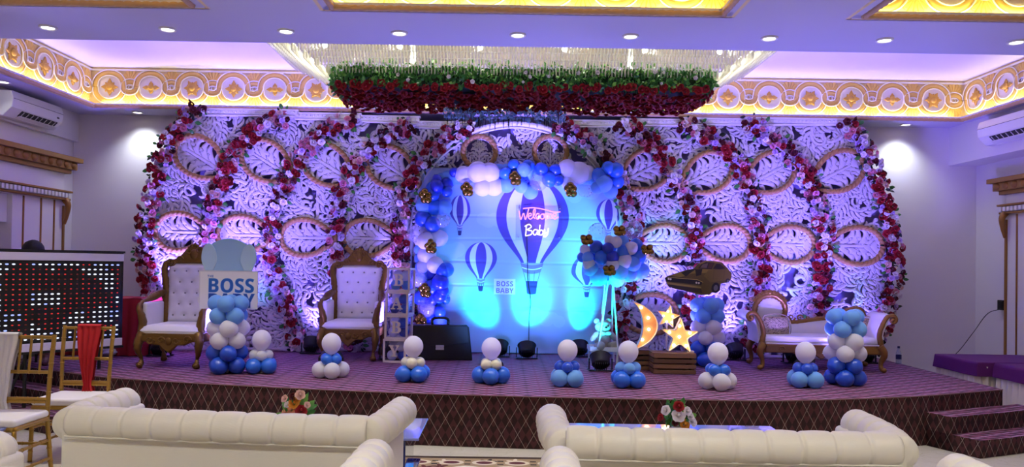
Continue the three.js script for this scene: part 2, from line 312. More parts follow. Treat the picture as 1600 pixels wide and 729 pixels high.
{ // socket box on the right wall with a cable to the floor
  const p = at(1552, 475, 10.2), t = thing('wall_socket', 'small black socket box on the right wall with hanging cable', 'socket', V(6.54, p.y, -9.98), -Math.PI / 2);
  mesh('socket_box', rbox(0.13, 0.13, 0.06, 0, 0, 0.03, 0.01), mats.black, t); mesh('socket_plate', rbox(0.09, 0.09, 0.01, 0, 0, 0.063, 0.004), mats.darkMetal, t);
  tag(mesh('wall_cable', tube([V(6.5, p.y - 0.05, -9.98), at(1544, 489, 10.2), at(1520, 520, 10.35), at(1495, 551, 10.5), V(6.02, 0.35, -10.54), V(5.9, 0.02, -10.5)], 0.0045, 60, 6), mats.black), 'thin dark cable hanging down the rear wall from the socket box', 'cable');
}

/* ---------- stage with diamond carpet ---------- */
const carpetTex = (light) => canvasTex(512, 512, (c, w) => {         // two by two diamonds; light: paler copy with the violet glow painted into the top
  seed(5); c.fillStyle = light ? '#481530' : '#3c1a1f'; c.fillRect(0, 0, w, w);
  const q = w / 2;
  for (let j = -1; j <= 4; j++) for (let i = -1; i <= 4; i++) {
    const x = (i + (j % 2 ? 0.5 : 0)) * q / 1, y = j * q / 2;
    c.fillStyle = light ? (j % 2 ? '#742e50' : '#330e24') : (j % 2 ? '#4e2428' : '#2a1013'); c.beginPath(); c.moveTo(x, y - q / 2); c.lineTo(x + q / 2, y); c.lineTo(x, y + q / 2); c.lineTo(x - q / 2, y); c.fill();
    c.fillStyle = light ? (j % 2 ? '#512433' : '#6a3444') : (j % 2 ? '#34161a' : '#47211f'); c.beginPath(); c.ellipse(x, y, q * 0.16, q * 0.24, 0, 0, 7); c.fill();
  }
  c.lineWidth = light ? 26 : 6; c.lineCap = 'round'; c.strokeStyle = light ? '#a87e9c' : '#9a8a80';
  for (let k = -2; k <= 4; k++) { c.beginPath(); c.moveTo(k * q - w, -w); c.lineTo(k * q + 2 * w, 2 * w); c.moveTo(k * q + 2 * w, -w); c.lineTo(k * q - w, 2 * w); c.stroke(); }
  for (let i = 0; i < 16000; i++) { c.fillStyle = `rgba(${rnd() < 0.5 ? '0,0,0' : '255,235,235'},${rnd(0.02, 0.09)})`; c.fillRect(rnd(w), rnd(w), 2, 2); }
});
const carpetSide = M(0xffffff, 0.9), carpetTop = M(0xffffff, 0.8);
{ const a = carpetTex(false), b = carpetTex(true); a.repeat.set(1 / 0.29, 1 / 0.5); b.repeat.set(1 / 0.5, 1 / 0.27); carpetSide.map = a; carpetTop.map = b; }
function platform(name, outline, y0, y1, label, category, kind) {    // outline [x, z] counter-clockwise seen from above
  const s = new THREE.Shape(outline.map(([x, z]) => new THREE.Vector2(x, -z)));
  const top = new THREE.ShapeGeometry(s).rotateX(-Math.PI / 2).translate(0, y1, 0);
  const P = [], U = [], I = []; let d = 0;
  for (let i = 0; i < outline.length; i++) {
    const a = outline[i], b = outline[(i + 1) % outline.length], L = Math.hypot(b[0] - a[0], b[1] - a[1]), k = P.length / 3;
    P.push(a[0], y0, a[1], b[0], y0, b[1], b[0], y1, b[1], a[0], y1, a[1]); U.push(d, y0, d + L, y0, d + L, y1, d, y1); I.push(k, k + 1, k + 2, k, k + 2, k + 3); d += L;
  }
  const side = new THREE.BufferGeometry(); side.setAttribute('position', new THREE.Float32BufferAttribute(P, 3)); side.setAttribute('uv', new THREE.Float32BufferAttribute(U, 2)); side.setIndex(I); side.computeVertexNormals();
  const t = thing(name, label, category); if (kind) t.userData.kind = kind;
  mesh('carpet_top', top, carpetTop, t); mesh('carpet_front', side, carpetSide, t);
  return t;
}
const front = [[-5.55, -8.55], [-5.2, -8.37], [-3.96, -7.68], [-3.4, -7.5], [-2.85, -7.36], [-2.3, -7.24], [-1.69, -7.12], [-0.85, -6.99], [0, -6.91], [0.7, -6.87], [1.3, -6.85], [1.9, -6.85], [2.45, -6.87], [3.2, -7.02], [3.94, -7.23], [5.03, -7.7]];
const stage = platform('stage', [...front, [5.03, ZB + 0.02], [-5.55, ZB + 0.02]], 0.002, ST, 'low stage covered in maroon diamond carpet across the hall', 'stage');
mesh('edge_seam', tube(front.map(([x, z]) => V(x, ST - 0.004, z + 0.002)), 0.006, 160, 5), M(0x7a5a5a, 0.9), stage);
function steps(name, A, B, n, out, label) {                          // two treads in front of the edge A -> B
  const t = thing(name, label, 'steps'), d = V(B[0] - A[0], 0, B[1] - A[1]).normalize(), o = V(-d.z, 0, d.x).multiplyScalar(out), P = (p, k) => [p[0] + o.x * k, p[1] + o.z * k];
  for (const [k, h] of [[1, ST * 2 / 3], [2, ST / 3]]) {
    const q = platform('step', [P(A, 0.01), P(A, 0.27 * k), P(B, 0.27 * k), P(B, 0.01)], 0.002, h, '', ''); scene.remove(q); taken.set('step', 0);
    q.name = 'step'; q.userData = {}; t.add(q);
  }
}
steps('stage_steps', [-5.5, -8.53], [-3.96, -7.68], 2, 1, 'two maroon carpeted steps up to the stage behind the gold chairs');
steps('stage_steps', [4.02, -7.27], [5.22, -7.78], 2, 1, 'two maroon carpeted steps up to the stage beside the skirted tables');

/* ---------- carved backdrop: fretwork panels, rope medallions, rose garlands ---------- */
// Cuts a pattern out of a sheet. draw(ctx) paints white (wood) and black (gap) in metres; the outline of the paint becomes real edges, the wood swells between them.
function fretwork(poly, draw, thick = 0.022, cell = 0.0092, swell = 0.012) {
  const xs = poly.map((p) => p[0]), ys = poly.map((p) => p[1]), x0 = Math.min(...xs) - cell * 2, y1 = Math.max(...ys) + cell * 2;
  const W = Math.ceil((Math.max(...xs) - x0) / cell) + 3, H = Math.ceil((y1 - Math.min(...ys)) / cell) + 3;
  const cv = document.createElement('canvas'); cv.width = W; cv.height = H; const c = cv.getContext('2d');
  c.fillStyle = '#000'; c.fillRect(0, 0, W, H); c.setTransform(1 / cell, 0, 0, -1 / cell, -x0 / cell, y1 / cell);
  const trace = () => { c.beginPath(); poly.forEach(([x, y], i) => (i ? c.lineTo(x, y) : c.moveTo(x, y))); c.closePath(); };
  c.save(); trace(); c.clip(); draw(c); c.lineWidth = 0.075; c.strokeStyle = '#fff'; trace(); c.stroke(); c.restore();
  const px = c.getImageData(0, 0, W, H).data, v = new Float32Array(W * H), b = new Float32Array(W * H), q = new Float32Array(W * H);
  for (let i = 0; i < W * H; i++) v[i] = px[i * 4] / 255;
  for (let y = 0; y < H; y++) for (let x = 0; x < W; x++) { let s = 0; for (let k = -2; k <= 2; k++) s += v[y * W + Math.max(0, Math.min(W - 1, x + k))]; q[y * W + x] = s / 5; }
  for (let y = 0; y < H; y++) for (let x = 0; x < W; x++) { let s = 0; for (let k = -2; k <= 2; k++) s += q[Math.max(0, Math.min(H - 1, y + k)) * W + x]; b[y * W + x] = s / 5; }
  const P = [], I = [], ids = new Map(), WP = [], WI = [];
  const put = (key, x, y, z) => { let k = ids.get(key); if (k === undefined) { k = P.length / 3; ids.set(key, k); P.push(x, y, z); } return k; };
  const X = (i) => x0 + (i + 0.5) * cell, Y = (j) => y1 - (j + 0.5) * cell;
  const node = (i, j) => put((j * W + i) * 3, X(i), Y(j), swell * Math.min(1, Math.max(0, (b[j * W + i] - 0.4) / 0.55)));
  const cross = (i, j, h) => { const a = v[j * W + i], e = h ? v[j * W + i + 1] : v[(j + 1) * W + i], t = (0.5 - a) / (e - a); return put((j * W + i) * 3 + (h ? 1 : 2), X(i + (h ? t : 0)), Y(j + (h ? 0 : t)), 0); };
  for (let j = 0; j < H - 1; j++) for (let i = 0; i < W - 1; i++) {
    const s = [v[j * W + i] > 0.5, v[(j + 1) * W + i] > 0.5, v[(j + 1) * W + i + 1] > 0.5, v[j * W + i + 1] > 0.5];
    const n = s[0] + s[1] + s[2] + s[3]; if (!n) continue;
    const at4 = [[i, j], [i, j + 1], [i + 1, j + 1], [i + 1, j]], ed = [() => cross(i, j, false), () => cross(i, j + 1, true), () => cross(i + 1, j, false), () => cross(i, j, true)];
    const ring = [];
    for (let k = 0; k < 4; k++) { if (s[k]) ring.push([node(...at4[k]), 0]); if (s[k] !== s[(k + 1) % 4]) ring.push([ed[k](), 1]); }
    for (let k = 1; k < ring.length - 1; k++) I.push(ring[0][0], ring[k][0], ring[k + 1][0]);
    for (let k = 0; k < ring.length; k++) { const a = ring[k], e = ring[(k + 1) % ring.length]; if (a[1] && e[1]) { const w = WP.length / 3, [p, r] = [a[0] * 3, e[0] * 3]; WP.push(P[p], P[p + 1], 0, P[p], P[p + 1], -thick, P[r], P[r + 1], -thick, P[r], P[r + 1], 0); WI.push(w, w + 1, w + 2, w, w + 2, w + 3); } }
  }
  const make = (p, i) => { const g = new THREE.BufferGeometry(); g.setAttribute('position', new THREE.Float32BufferAttribute(p, 3)); g.setIndex(i); g.computeVertexNormals(); return g; };
  return mg([make(P, I), make(WP, WI)]);
}
const GAP = 0.0052;
function blob(c, pts, w) {                                           // a leaf: spine with half widths, a gap all round
  const L = [], R = [];
  pts.forEach((p, i) => { const a = pts[Math.max(0, i - 1)], b = pts[Math.min(pts.length - 1, i + 1)], dx = b[0] - a[0], dy = b[1] - a[1], l = Math.hypot(dx, dy) || 1; L.push([p[0] - dy / l * w[i], p[1] + dx / l * w[i]]); R.unshift([p[0] + dy / l * w[i], p[1] - dx / l * w[i]]); });
  c.beginPath(); [...L, ...R].forEach(([x, y], i) => (i ? c.lineTo(x, y) : c.moveTo(x, y))); c.closePath();
  c.lineWidth = GAP * 2; c.strokeStyle = '#000'; c.lineJoin = 'round'; c.stroke(); c.fillStyle = '#fff'; c.fill();
}
function leafStroke(c, x, y, a, len, curl, w) {
  const n = 11, pts = [], hw = [];
  for (let i = 0; i < n; i++) { const t = i / (n - 1); pts.push([x, y]); hw.push(w * Math.sin(Math.PI * Math.min(0.97, 0.16 + t * 0.82)) ** 0.75 * (1 - 0.35 * t)); const h = a + curl * t * t; x += Math.cos(h) * len / n; y += Math.sin(h) * len / n; }
  blob(c, pts, hw);
}
function scroll(c, x, y, a0, s, k) {                                 // an acanthus scroll that curls to side k
  const n = 30, pts = []; let a = a0;
  for (let i = 0; i < n; i++) { const t = i / (n - 1); pts.push([x, y, a]); a += k * (0.06 + 0.38 * t * t); x += Math.cos(a) * s * 2.5 / n; y += Math.sin(a) * s * 2.5 / n; }
  for (let i = 2; i < 22; i += 3) { const [px, py, pa] = pts[i], t = i / n; leafStroke(c, px, py, pa - k * (0.85 - 0.3 * t), s * (1.05 - 0.7 * t), k * 1.9, s * 0.1); }
  for (let i = 4; i < 15; i += 4) { const [px, py, pa] = pts[i]; leafStroke(c, px, py, pa + k * 0.75, s * 0.5, -k * 1.5, s * 0.09); }
  blob(c, pts, pts.map((_, i) => s * (0.1 - 0.055 * i / n)));
  const e = pts[n - 1]; c.beginPath(); c.arc(e[0], e[1], s * 0.1, 0, 7); c.fillStyle = '#fff'; c.fill();
}
function tree(c, tip, dir, len) {                                    // palmette inside a medallion, growing from its tip
  const ax = Math.cos(dir), ay = Math.sin(dir), P = (u, w) => [tip[0] + ax * u * len - ay * w * len, tip[1] + ay * u * len + ax * w * len];
  for (const s of [1, -1]) for (const [u, a, l, q, w] of [[0.06, 0.42, 0.34, 1.5, 0.04], [0.12, 0.2, 0.5, 1.0, 0.036], [0.2, 0.5, 0.44, 1.6, 0.045], [0.3, 0.25, 0.52, 1.0, 0.036], [0.36, 0.62, 0.4, 2.2, 0.046], [0.46, 0.3, 0.46, 1.5, 0.036], [0.54, 0.75, 0.36, 2.6, 0.044], [0.62, 0.4, 0.36, 2.4, 0.036], [0.74, 0.5, 0.24, 2.6, 0.034]]) {
    const p = P(u, 0); leafStroke(c, p[0], p[1], dir + s * a, len * l * 1.05, s * q, len * w * 1.5);
    const e = P(u + l * 0.45 * Math.cos(a), s * l * 0.5 * Math.sin(a)); leafStroke(c, e[0], e[1], dir + s * (a - 0.5), len * 0.16, -s * 1.6, len * 0.034);
  }
  blob(c, [0, 0.2, 0.4, 0.6, 0.8, 0.93].map((u) => P(u, 0)), [0.035, 0.03, 0.026, 0.022, 0.016, 0.01].map((w) => w * len));
  const h = P(0.78, 0); c.beginPath(); c.arc(h[0], h[1], len * 0.05, 0, 7); c.fill();
}
// px curves of the garlands, top to bottom
const garlandPx = {
  a: [[314, 163], [290, 191], [268, 218], [252, 255], [242, 295], [234, 330], [228, 365], [229, 400], [233, 440], [241, 480], [252, 540]],
  b: [[452, 186], [425, 187], [398, 206], [378, 226], [360, 255], [346, 290], [335, 322], [327, 352], [322, 385], [325, 430], [334, 480], [350, 545]],
  c: [[560, 183], [540, 190], [508, 210], [482, 232], [462, 256], [448, 283], [437, 315], [428, 350], [423, 385], [427, 425], [442, 462], [458, 500], [470, 545]],
  d: [[645, 196], [620, 204], [595, 220], [566, 248], [545, 278], [532, 311], [525, 350], [525, 385], [530, 425], [542, 470], [556, 545]],
  e: [[738, 200], [715, 204], [680, 232], [654, 260], [637, 288], [628, 325], [625, 365], [628, 400], [634, 440], [640, 500], [645, 545]],
  f: [[868, 192], [897, 210], [928, 230], [952, 256], [968, 288], [983, 325], [989, 360], [988, 400], [980, 440], [970, 490], [964, 545]],
  g: [[966, 191], [993, 206], [1018, 224], [1042, 256], [1060, 290], [1074, 322], [1082, 360], [1085, 400], [1082, 450], [1075, 500], [1068, 545]],
  h: [[1060, 192], [1088, 203], [1118, 224], [1146, 248], [1162, 276], [1174, 304], [1180, 345], [1186, 390], [1186, 430], [1180, 480], [1170, 545]],
  i: [[1160, 190], [1190, 205], [1212, 224], [1236, 248], [1256, 264], [1268, 295], [1278, 330], [1287, 365], [1284, 410], [1280, 450], [1272, 500], [1262, 545]],
  j: [[1318, 189], [1338, 215], [1356, 248], [1370, 282], [1378, 315], [1386, 350], [1393, 378], [1395, 417], [1391, 454], [1378, 500], [1362, 545]],
};
const DEPTH = { a: 9.96, b: 10.02, c: 10.08, d: 10.14, e: 10.17, f: 10.17, g: 10.14, h: 10.08, i: 10.02, j: 9.96 };
const XY = (px, d, dx = 0) => px.map(([x, y]) => { const p = at(x + dx, y, d); return [p.x, Math.max(ST + 0.004, p.y)]; });
const smooth = (pts, n) => { const c = new THREE.SplineCurve(pts.map(([x, y]) => new THREE.Vector2(x, y))); return Array.from({ length: n + 1 }, (_, i) => { const p = c.getPoint(i / n); return [p.x, p.y]; }); };
const tear = (cx, cy, rx, ry, tip, sharp) => Array.from({ length: 40 }, (_, i) => { const a = i / 40 * Math.PI * 2, k = 1 + sharp * Math.max(0, Math.cos(a)) ** 6; const x = Math.cos(a) * rx * k, y = Math.sin(a) * ry * (1 - 0.25 * sharp * Math.cos(a)); return [cx + x * Math.cos(tip) - y * Math.sin(tip), cy + x * Math.sin(tip) + y * Math.cos(tip)]; });
function ropeRing(pts, r) {
  const c = curve(pts.map(([x, y]) => V(x, y, 0)), true), L = c.getLength();
  return vtube(c, (t, q) => r * (0.72 + 0.3 * Math.abs(Math.cos(q + t * Math.round(L / 0.06) * Math.PI))), Math.round(L / 0.011), 9, true);
}
// Each panel: outer garland, inner garland, top row in px, medallions [px, py, rx, ry, tip angle] at its own depth
function panel(key, next, topPx, meds, label, seedNo) {
  seed(seedNo);
  const d = DEPTH[key], left = key < 'f', s = left ? 1 : -1, outer = smooth(XY(garlandPx[key], d), 40), inner = smooth(XY(garlandPx[next], d, s * 5), 40);
  const iy = at(0, topPx[1], d).y, oTop = at(...topPx.slice(2, 4), d), eTop = at(...topPx.slice(4, 6), d);
  const bot = ST + 0.006;
  let poly = [...outer, [outer.at(-1)[0], bot], [inner.at(-1)[0], bot], ...inner.reverse(), [eTop.x, eTop.y], [oTop.x, oTop.y]];
  const cx = outer.reduce((q, p) => q + p[0], 0) / outer.length, t = thing('backdrop_panel', label, 'backdrop panel', V(cx, ST, -d), 0, null);
  const loc = (p) => [p[0] - cx, p[1] - ST]; poly = poly.map(loc);
  const medals = meds.map(([x, y, rx, ry, tip]) => { const p = at(x, y, d), k = d / F; return { c: loc([p.x, p.y]), pts: tear(...loc([p.x, p.y]), rx * k, ry * k, tip, 0.28), r: [rx * k, ry * k], tip }; });
  const xs = poly.map((p) => p[0]), x0 = Math.min(...xs), x1 = Math.max(...xs), y1 = Math.max(...poly.map((p) => p[1]));
  const g = fretwork(poly, (c) => {
    c.fillStyle = '#000'; c.fillRect(x0 - 1, -1, x1 - x0 + 2, y1 + 2);
    const step = 0.2; let r = 0;
    for (let y = -0.05; y < y1 + 0.15; y += step * 0.8, r++) for (let x = x0 - 0.1 + (r % 2) * step * 0.5; x < x1 + 0.15; x += step) scroll(c, x + rnd(-0.02, 0.02), y + rnd(-0.02, 0.02), rnd(6.28), 0.245 * rnd(0.85, 1.15), rnd() < 0.5 ? 1 : -1);
    for (const m of medals) {
      const path = () => { c.beginPath(); m.pts.forEach(([x, y], i) => (i ? c.lineTo(x, y) : c.moveTo(x, y))); c.closePath(); };
      c.save(); path(); c.clip(); c.fillStyle = '#000'; c.fillRect(x0 - 1, -1, 9, 9);
      const R = m.r[0] * 1.16, tip = [m.c[0] + Math.cos(m.tip) * R, m.c[1] + Math.sin(m.tip) * R]; tree(c, tip, m.tip + Math.PI, R * 2.05); c.restore();
      path(); c.lineWidth = 0.07; c.strokeStyle = '#fff'; c.stroke();
    }
  });
  mesh('fretwork', g, mats.lattice, t);
  medals.forEach((m) => mesh('rope_medallion', ropeRing(m.pts, 0.037), mats.rope, t, V(0, 0, 0.028)));
  mesh('gap_shade_sheet', new THREE.ShapeGeometry(shape(poly.map(([x, y]) => [x, y]))).translate(0, 0, -0.1), mats.backing, t);  // added dark sheet: paints the shade seen through the gaps
  // moulding along the top
  const [ta, tb] = [loc([oTop.x, oTop.y]), loc([eTop.x, eTop.y])];
  mesh('top_moulding', [box(Math.abs(tb[0] - ta[0]) + 0.06, 0.05, 0.06, (ta[0] + tb[0]) / 2, (ta[1] + tb[1]) / 2, 0.01), tube([[ta[0], ta[1] - 0.045, 0.03], [tb[0], tb[1] - 0.045, 0.03]], 0.015, 8, 6), box(Math.abs(tb[0] - ta[0]) + 0.09, 0.018, 0.085, (ta[0] + tb[0]) / 2, (ta[1] + tb[1]) / 2 + 0.033, 0.015)], mats.white, t);
  for (let x = Math.min(ta[0], tb[0]); x < Math.max(ta[0], tb[0]); x += 0.05) mesh('bead', sphereBead, mats.white, t, V(x, ta[1] + (tb[1] - ta[1]) * (x - ta[0]) / (tb[0] - ta[0]), 0.046));
  // a strut to the floor behind holds it up
  mesh('support', [box(0.04, 2.6, 0.04, 0.25 * s + (inner[0][0] - cx) * 0, 1.3, -0.05)], mats.white, t);
  return t;
}
const sphereBead = new THREE.SphereGeometry(0.013, 8, 6);
const U4 = -0.55, L4 = Math.PI + 0.5;                                // how the upper medallions point
panel('a', 'b', [0, 176, 322, 175, 462, 177], [[312, 246, 40, 30, U4], [281, 362, 37, 29, 0]], 'carved white fretwork panel at the far left with an outer rose edge', 21);
panel('b', 'c', [0, 181, 462, 181, 560, 183], [[416, 252, 40, 30, U4], [379, 367, 38, 29, 0]], 'carved white fretwork panel behind the sign with the blue armchair', 22);
panel('c', 'd', [0, 185, 566, 185, 652, 188], [[511, 258, 40, 30, U4], [477, 371, 37, 28, 0]], 'carved white fretwork panel between the two tufted throne chairs', 23);
panel('d', 'e', [0, 194, 655, 194, 738, 197], [[611, 262, 40, 30, U4], [574, 372, 37, 28, 0]], 'carved white fretwork panel above the chair beside the letter boxes', 24);
panel('g', 'f', [0, 192, 965, 192, 880, 194], [[1010, 265, 38, 30, L4], [1037, 380, 37, 28, Math.PI], [1015, 490, 42, 30, Math.PI]], 'carved white fretwork panel behind the lit moon and stars', 25);
panel('h', 'g', [0, 191, 1060, 191, 975, 191], [[1106, 270, 38, 30, L4], [1134, 380, 37, 28, Math.PI]], 'carved white fretwork panel behind the car cutout', 26);
panel('i', 'h', [0, 190, 1160, 190, 1070, 190], [[1204, 270, 38, 30, L4], [1233, 382, 38, 28, Math.PI]], 'carved white fretwork panel behind the left end of the settee', 27);
panel('j', 'i', [0, 190, 1312, 190, 1168, 190], [[1310, 268, 40, 30, L4], [1338, 384, 40, 29, Math.PI]], 'carved white fretwork panel at the far right behind the settee', 28);
{ // the round-headed middle arch
  seed(31); const d = 10.205, px = [];
  for (let i = 0; i <= 40; i++) { const a = Math.PI - i / 40 * Math.PI; px.push([803 + Math.cos(a) * 168, 352 - Math.sin(a) * 158]); }
  const P = XY([[635, 545], ...px, [971, 545]], d), inn = XY([[690, 545], ...px.map(([x, y]) => [803 + (x - 803) * 0.66, 352 + (y - 352) * 0.6]), [916, 545]], d).reverse();
  const c0 = at(803, 352, d), t = thing('backdrop_arch', 'carved white round-headed arch behind the balloon garland', 'backdrop panel', V(c0.x, ST, -d));
  const loc = ([x, y]) => [x - c0.x, y - ST], poly = [...P, ...inn].map(loc);
  const medals = [[749, 238], [860, 238]].map(([x, y]) => { const p = at(x, y, d); return { c: loc([p.x, p.y]), pts: tear(...loc([p.x, p.y]), 0.215, 0.21, 0, 0) }; });
  mesh('fretwork', fretwork(poly, (c) => {
    c.fillStyle = '#000'; c.fillRect(-3, -1, 6, 5);
    for (let y = 0; y < 3.2; y += 0.17) for (let x = -1.5; x < 1.6; x += 0.2) scroll(c, x + rnd(-0.03, 0.03), y + rnd(-0.03, 0.03), rnd(6.28), 0.22, rnd() < 0.5 ? 1 : -1);
    for (const m of medals) { const path = () => { c.beginPath(); m.pts.forEach(([x, y], i) => (i ? c.lineTo(x, y) : c.moveTo(x, y))); c.closePath(); }; c.save(); path(); c.clip(); c.fillStyle = '#000'; c.fillRect(-3, -1, 6, 5); for (const k of [-0.75, 0.75, 0]) tree(c, [m.c[0] + k * 0.05, m.c[1] - 0.22], Math.PI / 2 - k, 0.42 - 0.1 * Math.abs(k)); c.restore(); path(); c.lineWidth = 0.07; c.strokeStyle = '#fff'; c.stroke(); }
  }), mats.lattice, t);
  medals.forEach((m) => mesh('rope_medallion', ropeRing(m.pts, 0.037), mats.rope, t, V(0, 0, 0.028)));
  mesh('gap_shade_sheet', new THREE.ShapeGeometry(shape(poly)).translate(0, 0, -0.1), mats.backing, t);  // same added sheet, shade for the gaps of the arch
  const rim = P.map(loc).map(([x, y]) => V(x, y, 0.02));
  mesh('rim_moulding', [vtube(rim, () => 0.035, 90, 8), vtube(rim.map((p) => V(p.x * 0.955, p.y - 0.05, 0.03)), () => 0.014, 90, 6)], mats.white, t);
}
// roses
function roseGeo(k) {
  const gs = [];
  const petal = (r, h, a, w, open) => grid(4, 3, (u, v) => { const q = a + (u - 0.5) * w, rr = r * (0.35 + 0.65 * v ** open) * (1 + 0.08 * Math.sin(u * 9 + k)), z = h * v * (1 - 0.25 * Math.abs(u - 0.5)) - (v > 0.8 ? (v - 0.8) * r * 0.6 : 0); return [Math.cos(q) * rr, Math.sin(q) * rr, z]; });
  for (const [n, r, h, open, o] of [[5, 1.0, 0.35, 0.8, 0], [4, 0.72, 0.6, 0.9, 0.6], [3, 0.45, 0.78, 1.1, 0.2]]) for (let i = 0; i < n; i++) gs.push(petal(r, h, o + k + i / n * Math.PI * 2, Math.PI * 2 / n * 1.25, open));
  gs.push(sph(0.26, 0, 0, 0.5, 1, 1, 1.1, 7)); return mg(gs);
}
const roses = [roseGeo(0), roseGeo(1.1), roseGeo(2.3)];
const D2 = { side: THREE.DoubleSide };
const roseMats = { red: M(0x9c0f1c, 0.65, 0, D2), dark: M(0x5a0a18, 0.65, 0, D2), pink: M(0xd9869a, 0.65, 0, D2), blush: M(0xe8bfb4, 0.65, 0, D2), white: M(0xece2e6, 0.65, 0, D2), under: M(0x8c0a10, 0.65, 0, D2), lilac: M(0xc7a9d8, 0.65, 0, D2), peach: M(0xe9a27c, 0.65, 0, D2), orange: M(0xe0932a, 0.65, 0, D2), blue: M(0xb4dcff, 0.65, 0, D2) };
const leafGeo = grid(2, 4, (u, v) => { const w = Math.sin(Math.PI * Math.min(1, v * 0.95 + 0.03)) * 0.3; return [(u - 0.5) * 2 * w, v, 0.12 * Math.sin(v * 3) - Math.abs(u - 0.5) * 0.12]; });
function scatterLeaves(n, place, mat, parent, name = 'foliage') {
  const gs = []; const e = new THREE.Euler(), m = new THREE.Matrix4(), qn = new THREE.Quaternion();
  for (let i = 0; i < n; i++) { const { p, s, r } = place(i); gs.push(leafGeo.clone().applyMatrix4(m.compose(p, qn.setFromEuler(e.set(...r)), V(s, s, s)))); }
  const o = mesh(name, gs, mat, parent); o.userData.kind = 'stuff'; return o;
}
function garland(key, label, seedNo, d = DEPTH[key] - 0.05) {
  seed(seedNo);
  const pts = smooth(XY(garlandPx[key], d), 60), top = pts[0], t = thing('flower_garland', label, 'garland', V(top[0], ST, -d), 0);
  const c = curve(pts.map(([x, y]) => V(x - top[0], y - ST, 0.0))), L = c.getLength(), n = Math.min(290, Math.round(L * 68)), names = ['red', 'red', 'red', 'dark', 'dark', 'pink', 'pink', 'blush', 'white', 'white', 'white', 'lilac', 'lilac'];
  mesh('stem', vtube(c, () => 0.012, 60, 6), mats.leafDark, t);
  let run = 'red', left = 0;
  for (let i = 0; i < n; i++) {
    const p = c.getPointAt((i + 0.5) / n), tan = c.getTangentAt((i + 0.5) / n);
    if (left-- <= 0) { run = names[rnd(names.length) | 0]; left = rnd(1, 4) | 0; }
    const off = rnd(-1, 1), kind = rnd() < 0.62 ? run : names[rnd(names.length) | 0], r = (kind === 'red' ? 0.05 : kind === 'lilac' ? 0.036 : 0.042) * rnd(0.8, 1.2);
    const o = mesh('rose', roses[i % 3], roseMats[kind], t, V(p.x - tan.y * off * 0.105, p.y + tan.x * off * 0.105, 0.05 + rnd(0.07) * (1 - off * off * 0.6)));
    o.rotation.set(rnd(-0.7, 0.7), off * 0.6 + rnd(-0.5, 0.5), rnd(6.28), 'YXZ'); o.scale.setScalar(r);
  }
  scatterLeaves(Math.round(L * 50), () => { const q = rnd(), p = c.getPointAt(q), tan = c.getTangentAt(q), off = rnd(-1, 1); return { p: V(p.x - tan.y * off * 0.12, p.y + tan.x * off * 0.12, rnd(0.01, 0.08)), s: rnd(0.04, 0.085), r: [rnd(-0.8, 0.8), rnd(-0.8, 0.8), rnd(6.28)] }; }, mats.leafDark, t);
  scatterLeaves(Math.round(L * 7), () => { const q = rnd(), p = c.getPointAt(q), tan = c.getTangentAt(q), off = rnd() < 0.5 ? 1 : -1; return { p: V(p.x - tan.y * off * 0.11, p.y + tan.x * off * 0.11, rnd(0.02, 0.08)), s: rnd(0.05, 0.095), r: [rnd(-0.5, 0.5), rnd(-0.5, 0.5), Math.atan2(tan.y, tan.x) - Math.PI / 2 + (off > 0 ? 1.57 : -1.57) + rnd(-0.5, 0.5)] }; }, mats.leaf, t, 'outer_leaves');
}
garland('a', 'rose garland along the outer left edge of the backdrop', 41);
garland('b', 'rose garland second from the left, running down behind the sign', 42);
garland('c', 'rose garland third from the left, ending beside the tall balloon pillar', 43);
garland('d', 'rose garland running down behind the throne chair by the letter boxes', 44);
garland('e', 'rose garland along the left edge of the middle arch', 45, 10.12);
garland('f', 'rose garland along the right edge of the middle arch', 46, 10.12);
garland('g', 'rose garland running down behind the left end of the car cutout', 47);
garland('h', 'rose garland running down behind the right end of the car cutout', 48);
garland('i', 'rose garland second from the right, running down behind the settee', 49);
garland('j', 'rose garland along the outer right edge of the backdrop', 50);

